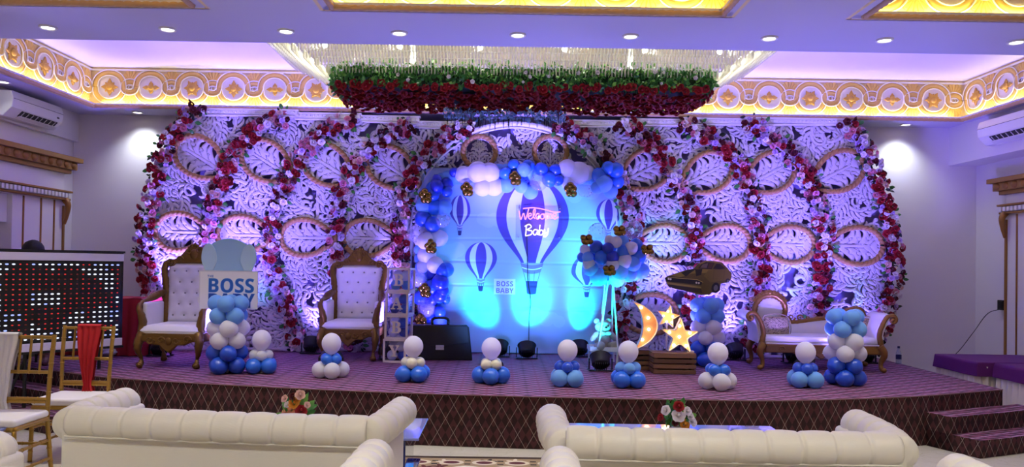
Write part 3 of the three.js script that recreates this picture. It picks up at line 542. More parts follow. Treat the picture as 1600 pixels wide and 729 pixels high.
/* ---------- printed banner, neon words, balloon garland ---------- */
{
  const d = 10.17, A = at(655, 262, d), B = at(966, 556, d), W = B.x - A.x, H = A.y - (ST + 0.01), bw = 311, bh = 294;
  const print = canvasTex(1600, 1500, (c, w, h) => {
    c.fillStyle = '#a8c0ee'; c.fillRect(0, 0, w, h); c.setTransform(w / bw, 0, 0, h / bh, -655 * w / bw, -262 * h / bh);
    seed(61); c.fillStyle = '#b4caf2';                                // pale clouds
    for (const [x, y, s] of [[775, 345, 1], [690, 395, 1.3], [900, 300, 1.1], [690, 530, 1.4], [940, 480, 1], [850, 500, 1.2]]) for (let k = 0; k < 6; k++) { c.beginPath(); c.arc(x + (k - 2.5) * 8 * s, y + rnd(-5, 5) * s, rnd(7, 11) * s, 0, 7); c.fill(); }
    const pur = '#5b44a8', pale = '#dfe4f8';
    const balloon = (cx, cy, rw, top, bottom, baseW, bandH, gap, bkW, bkH) => {   // envelope: widest at cy
      const side = (k) => [[0, top], [k * rw * 0.62, top + (cy - top) * 0.12], [k * rw, top + (cy - top) * 0.62], [k * rw, cy], [k * (rw * 0.78), cy + (bottom - cy) * 0.5], [k * baseW, bottom]];
      const draw = (k) => { const s = side(k); c.moveTo(cx, top); c.bezierCurveTo(cx + s[1][0], top, cx + k * rw, top + (cy - top) * 0.5, cx + k * rw, cy); c.bezierCurveTo(cx + k * rw, cy + (bottom - cy) * 0.45, cx + k * baseW * 1.3, bottom - (bottom - cy) * 0.2, cx + k * baseW, bottom); };
      const ks = [1, 0.72, 0.34, -0.34, -0.72, -1];
      for (let i = 0; i < 5; i++) { c.fillStyle = i % 2 ? pale : pur; c.beginPath(); draw(ks[i]); c.lineTo(cx + ks[i + 1] * baseW, bottom); const k = ks[i + 1]; c.bezierCurveTo(cx + k * baseW * 1.3, bottom - (bottom - cy) * 0.2, cx + k * rw, cy + (bottom - cy) * 0.45, cx + k * rw, cy); c.bezierCurveTo(cx + k * rw, top + (cy - top) * 0.5, cx + k * rw * 0.62, top, cx, top); c.fill(); }
      c.fillStyle = '#8a7cc8'; c.beginPath(); c.moveTo(cx - baseW * 1.05, bottom); c.quadraticCurveTo(cx, bottom + bandH * 0.5, cx + baseW * 1.05, bottom); c.lineTo(cx + baseW * 0.8, bottom + bandH); c.quadraticCurveTo(cx, bottom + bandH * 1.5, cx - baseW * 0.8, bottom + bandH); c.fill();
      c.strokeStyle = '#e9ecfb'; c.lineWidth = Math.max(0.8, bandH * 0.12); c.beginPath(); c.moveTo(cx - baseW * 0.9, bottom + bandH * 0.5); c.quadraticCurveTo(cx, bottom + bandH, cx + baseW * 0.9, bottom + bandH * 0.5); c.stroke();
      const by = bottom + bandH + gap; c.strokeStyle = '#3a2c78'; c.lineWidth = 0.6;
      for (const k of [-1, -0.33, 0.33, 1]) { c.beginPath(); c.moveTo(cx + k * baseW * 0.75, bottom + bandH); c.lineTo(cx + k * bkW, by); c.stroke(); }
      c.fillStyle = '#33256b'; c.beginPath(); c.moveTo(cx - bkW, by); c.lineTo(cx + bkW, by); c.lineTo(cx + bkW * 0.75, by + bkH); c.quadraticCurveTo(cx, by + bkH * 1.15, cx - bkW * 0.75, by + bkH); c.fill();
    };
    balloon(831, 338, 56, 278, 412, 17, 14, 15, 9.2, 20);
    balloon(752.5, 405, 24.5, 380, 438, 6.5, 8, 4, 4, 8);
    balloon(719, 331, 16, 305, 352, 4.6, 6, 4, 3, 7);
    balloon(948, 331, 19, 308, 356, 5, 6, 4, 3, 7);
    balloon(916, 425, 24, 398, 446, 6.5, 7, 4, 4, 8);
    c.fillStyle = '#efeaf8'; c.fillRect(773, 438, 33, 25); c.fillStyle = '#8d6fc4'; c.font = 'bold 11px sans-serif'; c.textAlign = 'center'; c.fillText('BOSS', 789.5, 450, 31); c.fillText('BABY', 789.5, 461, 31);
    c.setTransform(1, 0, 0, 1, 0, 0);
    for (let i = 0; i < 9000; i++) { c.fillStyle = `rgba(${rnd() < 0.5 ? '0,0,40' : '255,255,255'},0.03)`; c.fillRect(rnd(w), rnd(h), 3, 3); }
  }, { wrap: false });
  const t = thing('printed_banner', 'pale blue printed banner with striped hot-air balloons inside the balloon arch', 'banner', V((A.x + B.x) / 2, ST + 0.01, -d));
  const folds = [338, 374, 410, 447, 485].map((y) => A.y - (y - 262) / bh * (A.y - B.y) - ST - 0.01);
  seed(62); const ph = folds.map(() => rnd(6));
  mesh('cloth', grid(60, 170, (u, v) => { const x = (u - 0.5) * W, y = v * H; let z = 0.012 * noise(u * 5, v * 4, 1) + 0.006 * noise(u * 14, v * 9, 4); folds.forEach((f, i) => { const q = (y - f - 0.008 * Math.sin(u * 4 + ph[i])) / 0.007; z += -0.009 * Math.exp(-q * q); }); if (y < 0.35) z += (0.35 - y) ** 2 * 0.5 * (0.6 + 0.7 * noise(u * 11, y * 3, 9)); return [x, y, z]; }), M(0xffffff, 0.55, 0, { map: print, side: THREE.DoubleSide }), t);
  mesh('frame_pole', [tube([[-W / 2 - 0.01, 0, -0.03], [-W / 2 - 0.01, H, -0.03]], 0.014, 6, 8), tube([[W / 2 - 0.01, 0, -0.03], [W / 2 - 0.01, H, -0.03]], 0.014, 6, 8), tube([[-W / 2, H, -0.03], [W / 2, H, -0.03]], 0.014, 6, 8)], mats.steel, t);
  // neon words on a clear plate
  const z = (x, y) => { const p = at(640 + x / 2.803, 230 + y / 2.803, d - 0.07); return V(p.x, p.y, 0); };
  const lines = {
    welcome: [[[480, 278], [483, 298], [487, 316], [499, 288], [507, 316], [515, 294], [522, 268]], [[521, 302], [533, 297], [530, 288], [522, 292], [520, 306], [528, 314], [538, 308], [548, 290], [550, 270], [544, 274], [543, 303], [550, 313]], [[569, 293], [559, 290], [553, 302], [560, 314], [571, 308]], [[582, 291], [573, 299], [576, 312], [587, 311], [590, 300], [583, 291], [593, 294]], [[597, 314], [598, 291], [605, 290], [609, 297], [608, 313], [610, 298], [617, 290], [622, 296], [621, 313]], [[629, 304], [642, 298], [640, 288], [631, 290], [628, 304], [635, 313], [652, 304]], [[497, 268], [540, 264], [590, 272], [640, 284], [660, 282]]],
    baby: [[[512, 340], [510, 362], [508, 387]], [[504, 346], [524, 337], [533, 348], [515, 361], [535, 366], [533, 380], [507, 388]], [[561, 362], [548, 360], [541, 373], [548, 384], [558, 373], [561, 362], [560, 383]], [[571, 339], [569, 362], [567, 385]], [[567, 371], [577, 361], [585, 371], [577, 384], [567, 380]], [[590, 358], [592, 376], [603, 373]], [[608, 354], [604, 380], [593, 392], [584, 386]]],
  };
  const o = z(568, 330), n = thing('neon_sign', 'glowing handwritten neon words on the striped balloon of the banner', 'neon sign', V(o.x, o.y, -(d - 0.07)));
  const dev = (s) => s.map((stroke) => tube(stroke.map(([x, y]) => z(x, y).sub(V(o.x, o.y, 0))), 0.0068, stroke.length * 6, 7));
  mesh('pink_lettering', dev(lines.welcome), G(new THREE.Color(1, 0.28, 0.4), 1.7), n);
  mesh('white_lettering', dev(lines.baby), G(new THREE.Color(1, 0.9, 0.72), 1.8), n);
  mesh('clear_plate', rbox(0.62, 0.46, 0.006, 0, 0, -0.02, 0.003), mats.clear, n);
  mesh('standoff', [-0.27, 0.27].flatMap((x) => [-0.19, 0.19].map((y) => T(cyl(0.009, 0.009, 0.05, 0, 0, 0, 8), x, y, -0.04, Math.PI / 2))), mats.steel, n);
  for (const [y, col, k] of [[0.08, [1, 0.3, 0.4], 0.16], [-0.11, [1, 0.88, 0.7], 0.1]]) { const l = new THREE.PointLight(new THREE.Color(...col), k, 0, 2); l.position.set(o.x, o.y + y, -(d - 0.07) + 0.05); scene.add(l); }
  const pw = z(0, 0); const wire = (x, y) => { const p = at(x, y, d - 0.025); return V(p.x, p.y, p.z); };
  tag(mesh('neon_lead', tube([wire(823, 366), wire(824, 400), wire(825, 440), wire(829, 470), wire(827, 495), wire(826, 540)], 0.005, 50, 5), mats.black), 'thin black lead hanging down the banner from the neon words', 'cable');
}
/* balloons */
const bal = (r) => { const g = new THREE.SphereGeometry(1, 28, 20), p = g.attributes.position; for (let i = 0; i < p.count; i++) { const y = p.getY(i); if (y < 0) { const k = 1 - 0.1 * y * y; p.setX(i, p.getX(i) * k); p.setZ(i, p.getZ(i) * k); p.setY(i, y * (1 + 0.08 * y * y)); } } g.computeVertexNormals(); return mg([g, cyl(0.02, 0.07, 0.09, 0, -1.1, 0, 8)]); };
const balloonGeo = bal(), rub = (c, more = {}) => M(c, 0.3, 0, { clearcoat: 0.35, clearcoatRoughness: 0.3, ...more });
const BM = { D: rub(0x1c33b4), N: rub(0x1428a0), B: rub(0x2254d0), S: rub(0x2b6fe0), L: rub(0x7ab8fa, { transmission: 0.25, thickness: 0, roughness: 1 }), W: rub(0xeeecf2, { transmission: 0.35, thickness: 0, roughness: 1 }), P: rub(0xf6f3fa, { transmission: 0.35, thickness: 0, roughness: 1 }), K: rub(0xe6dfc4), G: M(0x8f7030, 0.18, 0.95), C: M(0xf4f6ff, 0.08, 0, { transmission: 0.85, thickness: 0, side: THREE.DoubleSide, clearcoat: 1 }) };
const speck = M(0x2b2340, 0.5, 0.3);
function balloon(parent, col, r, p, rot = [0, 0, 0], name = 'balloon') {
  const b = mesh(name, balloonGeo, BM[col], parent, p); b.scale.setScalar(r); b.rotation.set(...rot);
  if (col === 'C') { const gs = []; for (let i = 0; i < 26; i++) { const a = rnd(6.28), y = -0.2 - rnd(0.75), q = Math.sqrt(1 - y * y) * 0.95; gs.push(T(new THREE.CircleGeometry(0.07, 7), Math.cos(a) * q, y * 0.97, Math.sin(a) * q, rnd(3), rnd(3), 0)); } const s = mesh('confetti', gs, confetti, b); s.userData.kind = 'stuff'; }
  return b;
}
const confetti = M(0x8d6a2c, 0.3, 0.7, D2);
{
  seed(71);
  const d = 10.05, c0 = at(800, 300, d), t = thing('balloon_arch', 'garland of blue, white, gold and clear balloons arching over the printed banner', 'balloon arch', V(c0.x, ST, -d));
  const put = (x, y, r, col, dz = 0) => { const p = at(x, y, d - dz); balloon(t, col, r * (d - dz) / F, V(p.x - c0.x, p.y - ST, dz + rnd(-0.02, 0.02)), [rnd(-1, 1), rnd(-1, 1), rnd(6)]); };
  const a = [[195, 110, 22, 'D'], [120, 170, 30, 'D'], [160, 160, 29, 'D'], [120, 140, 22, 'D'], [165, 195, 24, 'B'], [105, 210, 26, 'B'], [65, 255, 40, 'L'], [110, 260, 36, 'S'], [150, 262, 36, 'L'], [60, 312, 38, 'B'], [100, 338, 36, 'B'], [145, 320, 33, 'C'], [28, 378, 38, 'C'], [70, 410, 38, 'W'], [130, 398, 38, 'W'], [75, 472, 42, 'W'], [112, 515, 38, 'W'], [60, 520, 30, 'W'], [36, 570, 42, 'C'], [148, 540, 36, 'B'], [98, 560, 26, 'D'], [135, 582, 36, 'D'], [95, 660, 40, 'D'], [72, 700, 40, 'C'], [132, 645, 34, 'D'], [50, 660, 34, 'B'],
    [235, 118, 38, 'W'], [300, 110, 48, 'W'], [350, 112, 46, 'W'], [262, 176, 36, 'C'], [320, 175, 40, 'W'], [370, 172, 42, 'W'], [420, 112, 28, 'S'], [457, 78, 28, 'S'], [500, 100, 31, 'L'], [520, 82, 30, 'S'], [425, 165, 35, 'L'], [488, 170, 30, 'L'], [577, 95, 30, 'B'], [565, 152, 40, 'C'], [530, 195, 33, 'L'], [612, 140, 34, 'S'], [642, 100, 30, 'B'], [650, 145, 25, 'B'], [690, 92, 40, 'W'], [740, 112, 50, 'W'], [700, 155, 36, 'W'], [775, 112, 36, 'W'], [770, 180, 40, 'C'], [830, 122, 34, 'S'], [870, 90, 30, 'S'], [850, 160, 38, 'L'], [902, 100, 35, 'S'], [905, 150, 35, 'S'], [880, 192, 32, 'L'], [820, 178, 28, 'L']];
  for (const [x, y, r, col] of a) put(640 + x / 2.803, 230 + y / 2.803, r / 2.803, col, rnd(0.1));
  const b = [[590, 170, 38, 'C'], [650, 150, 22, 'D'], [692, 185, 42, 'D'], [722, 125, 36, 'S'], [655, 265, 30, 'B'], [625, 312, 43, 'C'], [690, 325, 28, 'B'], [682, 262, 30, 'S'], [716, 265, 24, 'S'], [650, 210, 36, 'B'], [700, 225, 34, 'D'], [640, 350, 30, 'B'], [690, 370, 34, 'L']];
  for (const [x, y, r, col] of b) put(460 + x / 3.037, 380 + y / 3.037, r / 3.037, col, rnd(0.1));
  // knots of four small gold balloons, and behind them the inner layer that fills the garland
  for (const [x, y] of [[664, 307], [671.5, 385], [663, 454], [729, 296], [804, 279], [891, 297], [657, 502]]) for (const [u, v] of [[-4, -3], [4.5, -2], [-1, 4.5], [5, 5], [0, -7]]) put(x + u, y + v, 6, 'G', 0.16);
  const spine = [[662, 530], [668, 470], [660, 400], [664, 330], [688, 285], [740, 272], [800, 268], [860, 272], [915, 275], [955, 282]];
  const fill = smooth(spine, 46); fill.forEach(([x, y], i) => put(x, y, 13, i < 6 ? 'D' : i < 12 ? 'L' : i < 17 ? 'W' : i < 21 ? 'S' : 'L', -0.08));
  mesh('strip', vtube(spine.map(([x, y]) => { const p = at(x, y, d + 0.1); return V(p.x - c0.x, p.y - ST, -0.1); }), () => 0.01, 50, 5), mats.white, t);
}

/* ---------- balloon stands and pillars on the stage ---------- */
function centrepiece(px, py, cols, names, turn) {                    // four large, four small, one on top
  seed(px); const p = onStage(px, py), t = thing('balloon_stand', names, 'balloon stand', V(p.x, ST, p.z), 0);
  const r = 0.083, r2 = 0.056, [base, mid, top] = cols;
  for (let i = 0; i < 4; i++) { const a = turn + i * Math.PI / 2; balloon(t, base, r * rnd(0.96, 1.04), V(Math.cos(a) * r * 1.28, r * 0.96, Math.sin(a) * r * 1.28), [Math.cos(a) * 1.4 * 0, rnd(6), 1.4], 'large_balloon'); }
  for (let i = 0; i < 4; i++) { const a = turn + 0.78 + i * Math.PI / 2; balloon(t, mid, r2 * rnd(0.95, 1.05), V(Math.cos(a) * r2 * 1.2, r * 1.95 + r2 * 0.45, Math.sin(a) * r2 * 1.2), [0, rnd(6), 1.4], 'small_balloon'); }
  const b = balloon(t, top, 0.098, V(0, r * 1.95 + r2 * 1.2 + 0.115, 0), [0, 0, 0], 'top_balloon'); b.scale.y = 0.107;
  mesh('weight', cyl(0.02, 0.02, 0.08, 0, 0.04, 0, 10), mats.white, t);
}
centrepiece(408, 582, ['S', 'W', 'P'], 'balloon stand with blue base and white middle, beside the tallest pillar at the left', 0.5);
centrepiece(517, 589, ['W', 'S', 'P'], 'balloon stand with white base in front of the second throne chair', 1.25);
centrepiece(645, 595, ['S', 'K', 'P'], 'balloon stand with blue base and cream middle before the letter boxes and briefcase', 0.9);
centrepiece(767, 598, ['S', 'K', 'P'], 'balloon stand with blue base and cream middle alone before the banner, right of the briefcase', 1.57);
centrepiece(886, 602, ['L', 'B', 'P'], 'balloon stand with light blue base and darker blue middle before the banner', 0.85);
centrepiece(981, 604, ['S', 'L', 'P'], 'balloon stand with blue base and light blue middle in front of the lit moon', 0.75);
centrepiece(1121, 607, ['W', 'S', 'P'], 'balloon stand with white base between the wooden crates and the settee', 1.5);
centrepiece(1258, 604, ['L', 'B', 'P'], 'balloon stand with light blue base in front of the settee', 0.9);
function pillar(px, py, r, label) {
  seed(px); const p = onStage(px, py), t = thing('balloon_pillar', label, 'balloon pillar', V(p.x, ST, p.z));
  ['D', 'D', 'P', 'P', 'L', 'L'].forEach((c, k) => { for (let i = 0; i < 4; i++) { const a = i * Math.PI / 2 + (k % 2) * 0.785 + 0.4 + (k > 3 ? 0.25 : 0); balloon(t, c === 'D' ? 'B' : c, r * rnd(0.95, 1.05), V(Math.cos(a) * r * 1.36, r * 0.95 + k * r * 1.42, Math.sin(a) * r * 1.36), [0, rnd(6), 1.4]); } });
  mesh('pole', cyl(0.013, 0.013, r * 8.2, 0, r * 4.1, 0, 10), mats.white, t);
  return [t, r * 9.4];
}
pillar(355, 582, 0.09, 'tall pillar of blue, white and light blue balloons under the sign board');
pillar(1104, 571, 0.09, 'pillar of blue, white and light blue balloons under the gold car cutout');
pillar(1320, 601, 0.086, 'tall pillar of blue, white and light blue balloons before the right end of the settee');

/* ---------- sign board, car cutout ---------- */
{
  const p = onStage(355, 582), z = p.z - 0.13, A = at(312, 422, -z), B = at(402, 483, -z), W = B.x - A.x, H = A.y - B.y;
  const t = thing('sign_board', 'white sign board with blue lettering and a pale blue armchair cutout on top', 'sign', V((A.x + B.x) / 2, ST, z), 0);
  const cy = (A.y + B.y) / 2 - ST;
  const face = canvasTex(720, 488, (c, w, h) => {
    c.fillStyle = '#eceaf0'; c.fillRect(0, 0, w, h); c.fillStyle = '#d6d4de'; c.fillRect(0, 0, w, 14); c.fillRect(0, 0, 12, h);
    c.fillStyle = '#1f63c0'; c.textAlign = 'left'; c.font = 'bold 46px sans-serif'; c.fillText('THE', 100, 88, 80);
    c.font = 'bold 246px sans-serif'; c.lineWidth = 10; c.strokeStyle = '#8fb8ea'; c.strokeText('BOSS', 98, 276, 590); c.fillText('BOSS', 98, 276, 590); c.fillStyle = '#1b4fae'; c.strokeText('BABY', 98, 468, 590); c.fillText('BABY', 98, 468, 590);
  }, { wrap: false });
  mesh('board', box(W, H, 0.02, 0, cy, 0), mats.white, t);
  mesh('lettering_print', new THREE.PlaneGeometry(W * 0.995, H * 0.995).translate(0, cy, 0.0112), M(0xffffff, 0.55, 0, { map: face }), t);
  // the armchair shape: two plump wings and the back between them
  const u = W / 90, top = A.y - ST, blue = M(0x9cc4ee, 0.6), lightBlue = M(0xb6d6f4, 0.6);
  const back = shape([[-30 * u, 0], [-36 * u, 14 * u], [-34 * u, 32 * u], [-22 * u, 44 * u], [0, 50 * u], [22 * u, 44 * u], [36 * u, 32 * u], [38 * u, 14 * u], [32 * u, 0]], true);
  mesh('armchair_back', ext(back, 0.018, 0.004).translate(0, top, -0.012), blue, t);
  for (const s of [-1, 1]) mesh('armchair_wing', ext(shape([[s * 24 * u, 0], [s * 18 * u, 16 * u], [s * 22 * u, 34 * u], [s * 31 * u, 42 * u], [s * 40 * u, 34 * u], [s * 42 * u, 16 * u], [s * 36 * u, 0]], true), 0.02, 0.005).translate(0, top, -0.004), lightBlue, t);
  mesh('pole', cyl(0.012, 0.012, top + 0.2, 0, (top + 0.2) / 2, -0.03, 10), mats.white, t);
}
{ // car cutout: a flat board in the outline of a fastback car with its picture on the front
  const p = onStage(1104, 571), d = -p.z + 0.02, Q = (x, y) => at(880 + x / 2.603, 340 + y / 2.603, d), o = Q(550, 245);
  const t = thing('car_cutout', 'flat cutout of a gold car with dark stripes on top of a balloon pillar', 'cutout', V(o.x, ST, -d));
  const out = [[413, 245], [425, 236], [455, 226], [500, 212], [530, 206], [548, 186], [575, 174], [610, 175], [645, 181], [668, 205], [684, 226], [683, 246], [672, 262], [640, 268], [637, 295], [622, 306], [604, 303], [596, 312], [560, 314], [500, 300], [455, 290], [432, 284], [420, 268]];
  const L = ([x, y]) => { const q = Q(x, y); return [q.x - o.x, q.y - ST]; }, pts = out.map(L), xs = pts.map((q) => q[0]), ys = pts.map((q) => q[1]), x0 = Math.min(...xs), x1 = Math.max(...xs), y0 = Math.min(...ys), y1 = Math.max(...ys);
  const pic = canvasTex(1100, 600, (c, w, h) => {
    c.setTransform(w / 271, 0, 0, h / 140, -413 * w / 271, -174 * h / 140);
    const poly = (f, ps) => { c.fillStyle = f; c.beginPath(); ps.forEach(([x, y], i) => (i ? c.lineTo(x, y) : c.moveTo(x, y))); c.closePath(); c.fill(); };
    poly('#5c4a18', [[400, 160], [700, 160], [700, 330], [400, 330]]);
    poly('#86702a', [[420, 238], [500, 213], [560, 208], [650, 212], [600, 222], [520, 228], [470, 244]]);          // bonnet
    poly('#1c1812', [[478, 224], [505, 212], [540, 208], [520, 222], [498, 240]]); poly('#1c1812', [[535, 210], [565, 208], [560, 232], [540, 238]]); // stripes
    poly('#2a1c14', [[547, 206], [560, 189], [578, 180], [614, 181], [602, 208]]); poly('#6d5a4a', [[556, 203], [566, 189], [588, 184], [582, 204]]); // windscreen
    poly('#4a2a1c', [[586, 204], [594, 184], [610, 184], [600, 206]]);
    poly('#8c7630', [[545, 188], [575, 174], [645, 180], [640, 184], [580, 179], [556, 190]]);                        // roof
    poly('#221a12', [[608, 206], [622, 186], [636, 187], [658, 204], [640, 208]]);                                              // side window
    poly('#6b581c', [[590, 212], [668, 208], [684, 228], [680, 248], [630, 256], [598, 262], [570, 236]]);             // flank
    poly('#15120e', [[416, 244], [430, 238], [545, 252], [566, 262], [560, 274], [440, 262], [420, 260]]);             // grille
    c.strokeStyle = '#c4a850'; c.lineWidth = 2; c.beginPath(); c.moveTo(418, 243); c.lineTo(545, 252); c.lineTo(568, 262); c.stroke();
    poly('#8e7a34', [[416, 262], [440, 266], [560, 280], [562, 287], [440, 276], [418, 270]]);                         // bumper
    poly('#2a2114', [[425, 272], [560, 288], [566, 306], [500, 300], [430, 284]]);
    c.fillStyle = '#d8d0b0'; for (const [x, y] of [[428, 250], [436, 251], [541, 264], [551, 265]]) { c.beginPath(); c.arc(x, y, 4, 0, 7); c.fill(); }
    for (const [x, y, r] of [[619, 284, 22], [668, 256, 11]]) { c.fillStyle = '#0c0b0a'; c.beginPath(); c.ellipse(x, y, r * 0.75, r, 0.2, 0, 7); c.fill(); c.fillStyle = '#6b665a'; c.beginPath(); c.ellipse(x + 1, y, r * 0.4, r * 0.55, 0.2, 0, 7); c.fill(); }
    c.strokeStyle = '#4c3c14'; c.lineWidth = 1.2; c.beginPath(); c.moveTo(612, 210); c.lineTo(610, 250); c.moveTo(655, 208); c.lineTo(652, 246); c.stroke();
  }, { wrap: false });
  const g = ext(shape(pts), 0.022, 0.003, 1); const uv = g.attributes.uv, ps = g.attributes.position;
  for (let i = 0; i < ps.count; i++) uv.setXY(i, (ps.getX(i) - x0) / (x1 - x0), (ps.getY(i) - y0) / (y1 - y0));
  mesh('picture_board', g.translate(0, 0, -0.01), M(0xffffff, 0.4, 0, { map: pic }), t);
  mesh('pole', cyl(0.012, 0.012, y0 + 0.2, 0, (y0 + 0.2) / 2, -0.03, 10), mats.white, t);
}

/* ---------- throne chairs ---------- */
function tufted(w0, w1, h, nx, ny, deep = 0.018) {                    // padded panel, wider at the top, with button dimples; front faces +z
  const bs = []; for (let j = 0; j < ny; j++) for (let i = 0; i < nx - (j % 2); i++) bs.push([(i + 0.5 + (j % 2) * 0.5) / nx, (j + 0.6) / (ny + 0.2)]);
  const X = (u, v) => (u - 0.5) * (w0 + (w1 - w0) * v), Z = (u, v) => { const e = Math.min(u, 1 - u) * w0, f = Math.min(v, 1 - v) * h; let z = 0.03 * (1 - Math.exp(-Math.min(e, f) / 0.02)); for (const [a, b] of bs) { const dx = (u - a) * w0, dy = (v - b) * h; z -= deep * Math.exp(-(dx * dx + dy * dy) / 0.0009); } return z; };
  return { g: grid(44, 60, (u, v) => [X(u, v), v * h, Z(u, v)]), buttons: bs.map(([u, v]) => sph(0.011, X(u, v), v * h, Z(u, v) + 0.004, 1, 1, 0.6, 8)) };
}
function scrollTube(x, y, z, r, turns, dir, rad, a0 = 0) { return vtube(Array.from({ length: 16 }, (_, i) => { const t = i / 15, a = a0 + dir * t * turns * 6.28, q = r * (1 - 0.85 * t); return V(x + Math.cos(a) * q, y + Math.sin(a) * q, z); }), (t) => rad * (1 - 0.5 * t), 30, 7); }
function throne(label, pos) {
  const t = thing('throne_chair', label, 'chair', pos, 0, 'white and gilt throne chairs');
  mesh('seat_cushion', grid(20, 20, (u, v) => { const e = Math.min(u, 1 - u, v, 1 - v); return [(u - 0.5) * 0.64, 0.40 + 0.07 * (1 - Math.exp(-e / 0.05)), (v - 0.5) * -0.58 + 0.02]; }), mats.pad, t);
  mesh('seat_box', rbox(0.63, 0.06, 0.57, 0, 0.385, 0.02, 0.02), mats.pad, t);
  // apron
  const ap = shape([[-0.33, 0.375], [-0.33, 0.29], [-0.25, 0.285], [-0.17, 0.25], [-0.1, 0.255], [-0.05, 0.21], [0, 0.165], [0.05, 0.21], [0.1, 0.255], [0.17, 0.25], [0.25, 0.285], [0.33, 0.29], [0.33, 0.375]]);
  mesh('front_apron', [carve(norm(ext(ap, 0.045, 0.012, 3)), 0.011, 42), ...[-1, 1].flatMap((s) => [scrollTube(s * 0.2, 0.305, 0.045, 0.045, 1.3, s, 0.013), scrollTube(s * 0.08, 0.3, 0.045, 0.04, 1.2, -s, 0.012)]), sph(0.035, 0, 0.29, 0.04, 1, 1.3, 0.6, 10)].map((g) => norm(g).translate(0, 0, 0.285)), mats.bronze, t);
  for (const s of [-1, 1]) mesh('side_apron', carve(rbox(0.045, 0.1, 0.56, s * 0.315, 0.325, 0.02, 0.012, 4), 0.006, 30), mats.bronze, t);
  for (const [sx, z] of [[-1, 0.3], [1, 0.3], [-1, -0.25], [1, -0.25]]) {
    const k = z > 0 ? 1 : -0.5;
    mesh('leg', [carve(vtube([[sx * 0.3, 0.37, z - 0.02 * k], [sx * 0.325, 0.29, z + 0.02 * k], [sx * 0.325, 0.2, z + 0.03 * k], [sx * 0.3, 0.1, z], [sx * 0.3, 0.045, z + 0.015 * k], [sx * 0.305, 0.03, z + 0.04 * k]], (q) => (q < 0.35 ? 0.052 - 0.02 * q : q < 0.8 ? 0.045 - 0.03 * (q - 0.35) / 0.45 : 0.02 + 0.1 * (q - 0.8)), 30, 10), 0.008, 40), sph(0.034, sx * 0.305, 0.034, z + 0.03 * k, 1, 1, 1.1, 12)], z > 0 && sx ? mats.bronze : mats.bronze, t);
  }
  const back = new THREE.Group(); back.name = 'backrest'; back.position.set(0, 0.44, -0.24); back.rotation.x = -0.13; t.add(back);
  const tf = tufted(0.5, 0.56, 0.66, 4, 5);
  mesh('tufted_panel', tf.g.translate(0, 0.02, 0.02), mats.pad, back); tf.buttons.forEach((g) => mesh('button', g.translate(0, 0.02, 0.02), mats.padButton, back));
  mesh('back_board', rbox(0.58, 0.7, 0.04, 0, 0.35, -0.01, 0.015), mats.pad, back);
  for (const s of [-1, 1]) mesh('side_rail', carve(vtube([[s * 0.275, 0, 0.01], [s * 0.29, 0.2, 0.015], [s * 0.3, 0.42, 0.015], [s * 0.33, 0.6, 0.015], [s * 0.325, 0.68, 0.015], [s * 0.27, 0.72, 0.015]], (q) => 0.028 + 0.012 * Math.sin(q * 3) , 40, 9), 0.010, 40), mats.bronze, back);
  const cr = shape([[-0.33, 0.62], [-0.345, 0.7], [-0.29, 0.735], [-0.22, 0.745], [-0.16, 0.775], [-0.11, 0.83], [-0.075, 0.88], [-0.04, 0.9], [0, 0.935], [0.04, 0.9], [0.075, 0.88], [0.11, 0.83], [0.16, 0.775], [0.22, 0.745], [0.29, 0.735], [0.345, 0.7], [0.33, 0.62], [0.27, 0.69], [0, 0.7], [-0.27, 0.69]]);
  for (const s of [-1, 1]) cr.holes.push(new THREE.Path([[0.05, 0.725], [0.11, 0.725], [0.09, 0.765], [0.06, 0.77]].map(([x, y]) => new THREE.Vector2(s * x, y))));
  mesh('crest', [carve(norm(ext(cr, 0.05, 0.014, 3)), 0.01, 26), ...[-1, 1].flatMap((s) => [scrollTube(s * 0.26, 0.705, 0.05, 0.05, 1.4, s, 0.015), scrollTube(s * 0.16, 0.735, 0.05, 0.04, 1.3, -s, 0.013), scrollTube(s * 0.06, 0.84, 0.05, 0.045, 1.2, s, 0.013)]), sph(0.05, 0, 0.8, 0.04, 1, 1.3, 0.6, 12), ...[-2, -1, 0, 1, 2].map((k) => sph(0.022, Math.sin(k * 0.5) * 0.07, 0.83 + Math.cos(k * 0.5) * 0.075, 0.045, 1, 1, 0.7, 8))].map((g) => norm(g).translate(0, 0, -0.015)), mats.bronze, back);
  for (const s of [-1, 1]) {
    mesh('arm', [carve(vtube([[s * 0.3, 0.8, -0.24], [s * 0.335, 0.765, -0.1], [s * 0.35, 0.725, 0.06], [s * 0.355, 0.7, 0.2], [s * 0.35, 0.64, 0.265], [s * 0.325, 0.55, 0.255], [s * 0.315, 0.46, 0.25], [s * 0.325, 0.38, 0.27]], (q) => 0.032 + 0.012 * Math.sin(q * 9), 44, 9), 0.009, 40), scrollTube(0, 0, 0, 0.04, 1.2, -1, 0.015).rotateY(Math.PI / 2).translate(s * 0.352, 0.665, 0.23)], mats.bronze, t);
    mesh('arm_pad', rbox(0.055, 0.27, 0.44, s * 0.315, 0.565, 0.0, 0.025, 4), mats.pad, t);
  }
  return t;
}
{
  const a = onStage(264, 575), b = onStage(545, 562);
  throne('white tufted throne chair with carved gilt frame, at the left beside the sign board', V(a.x, ST, a.z - 0.3));
  const c = copyOf(scene.getObjectByName('throne_chair'), 'white tufted throne chair with carved gilt frame, beside the letter boxes', V(b.x, ST, b.z - 0.25));
}

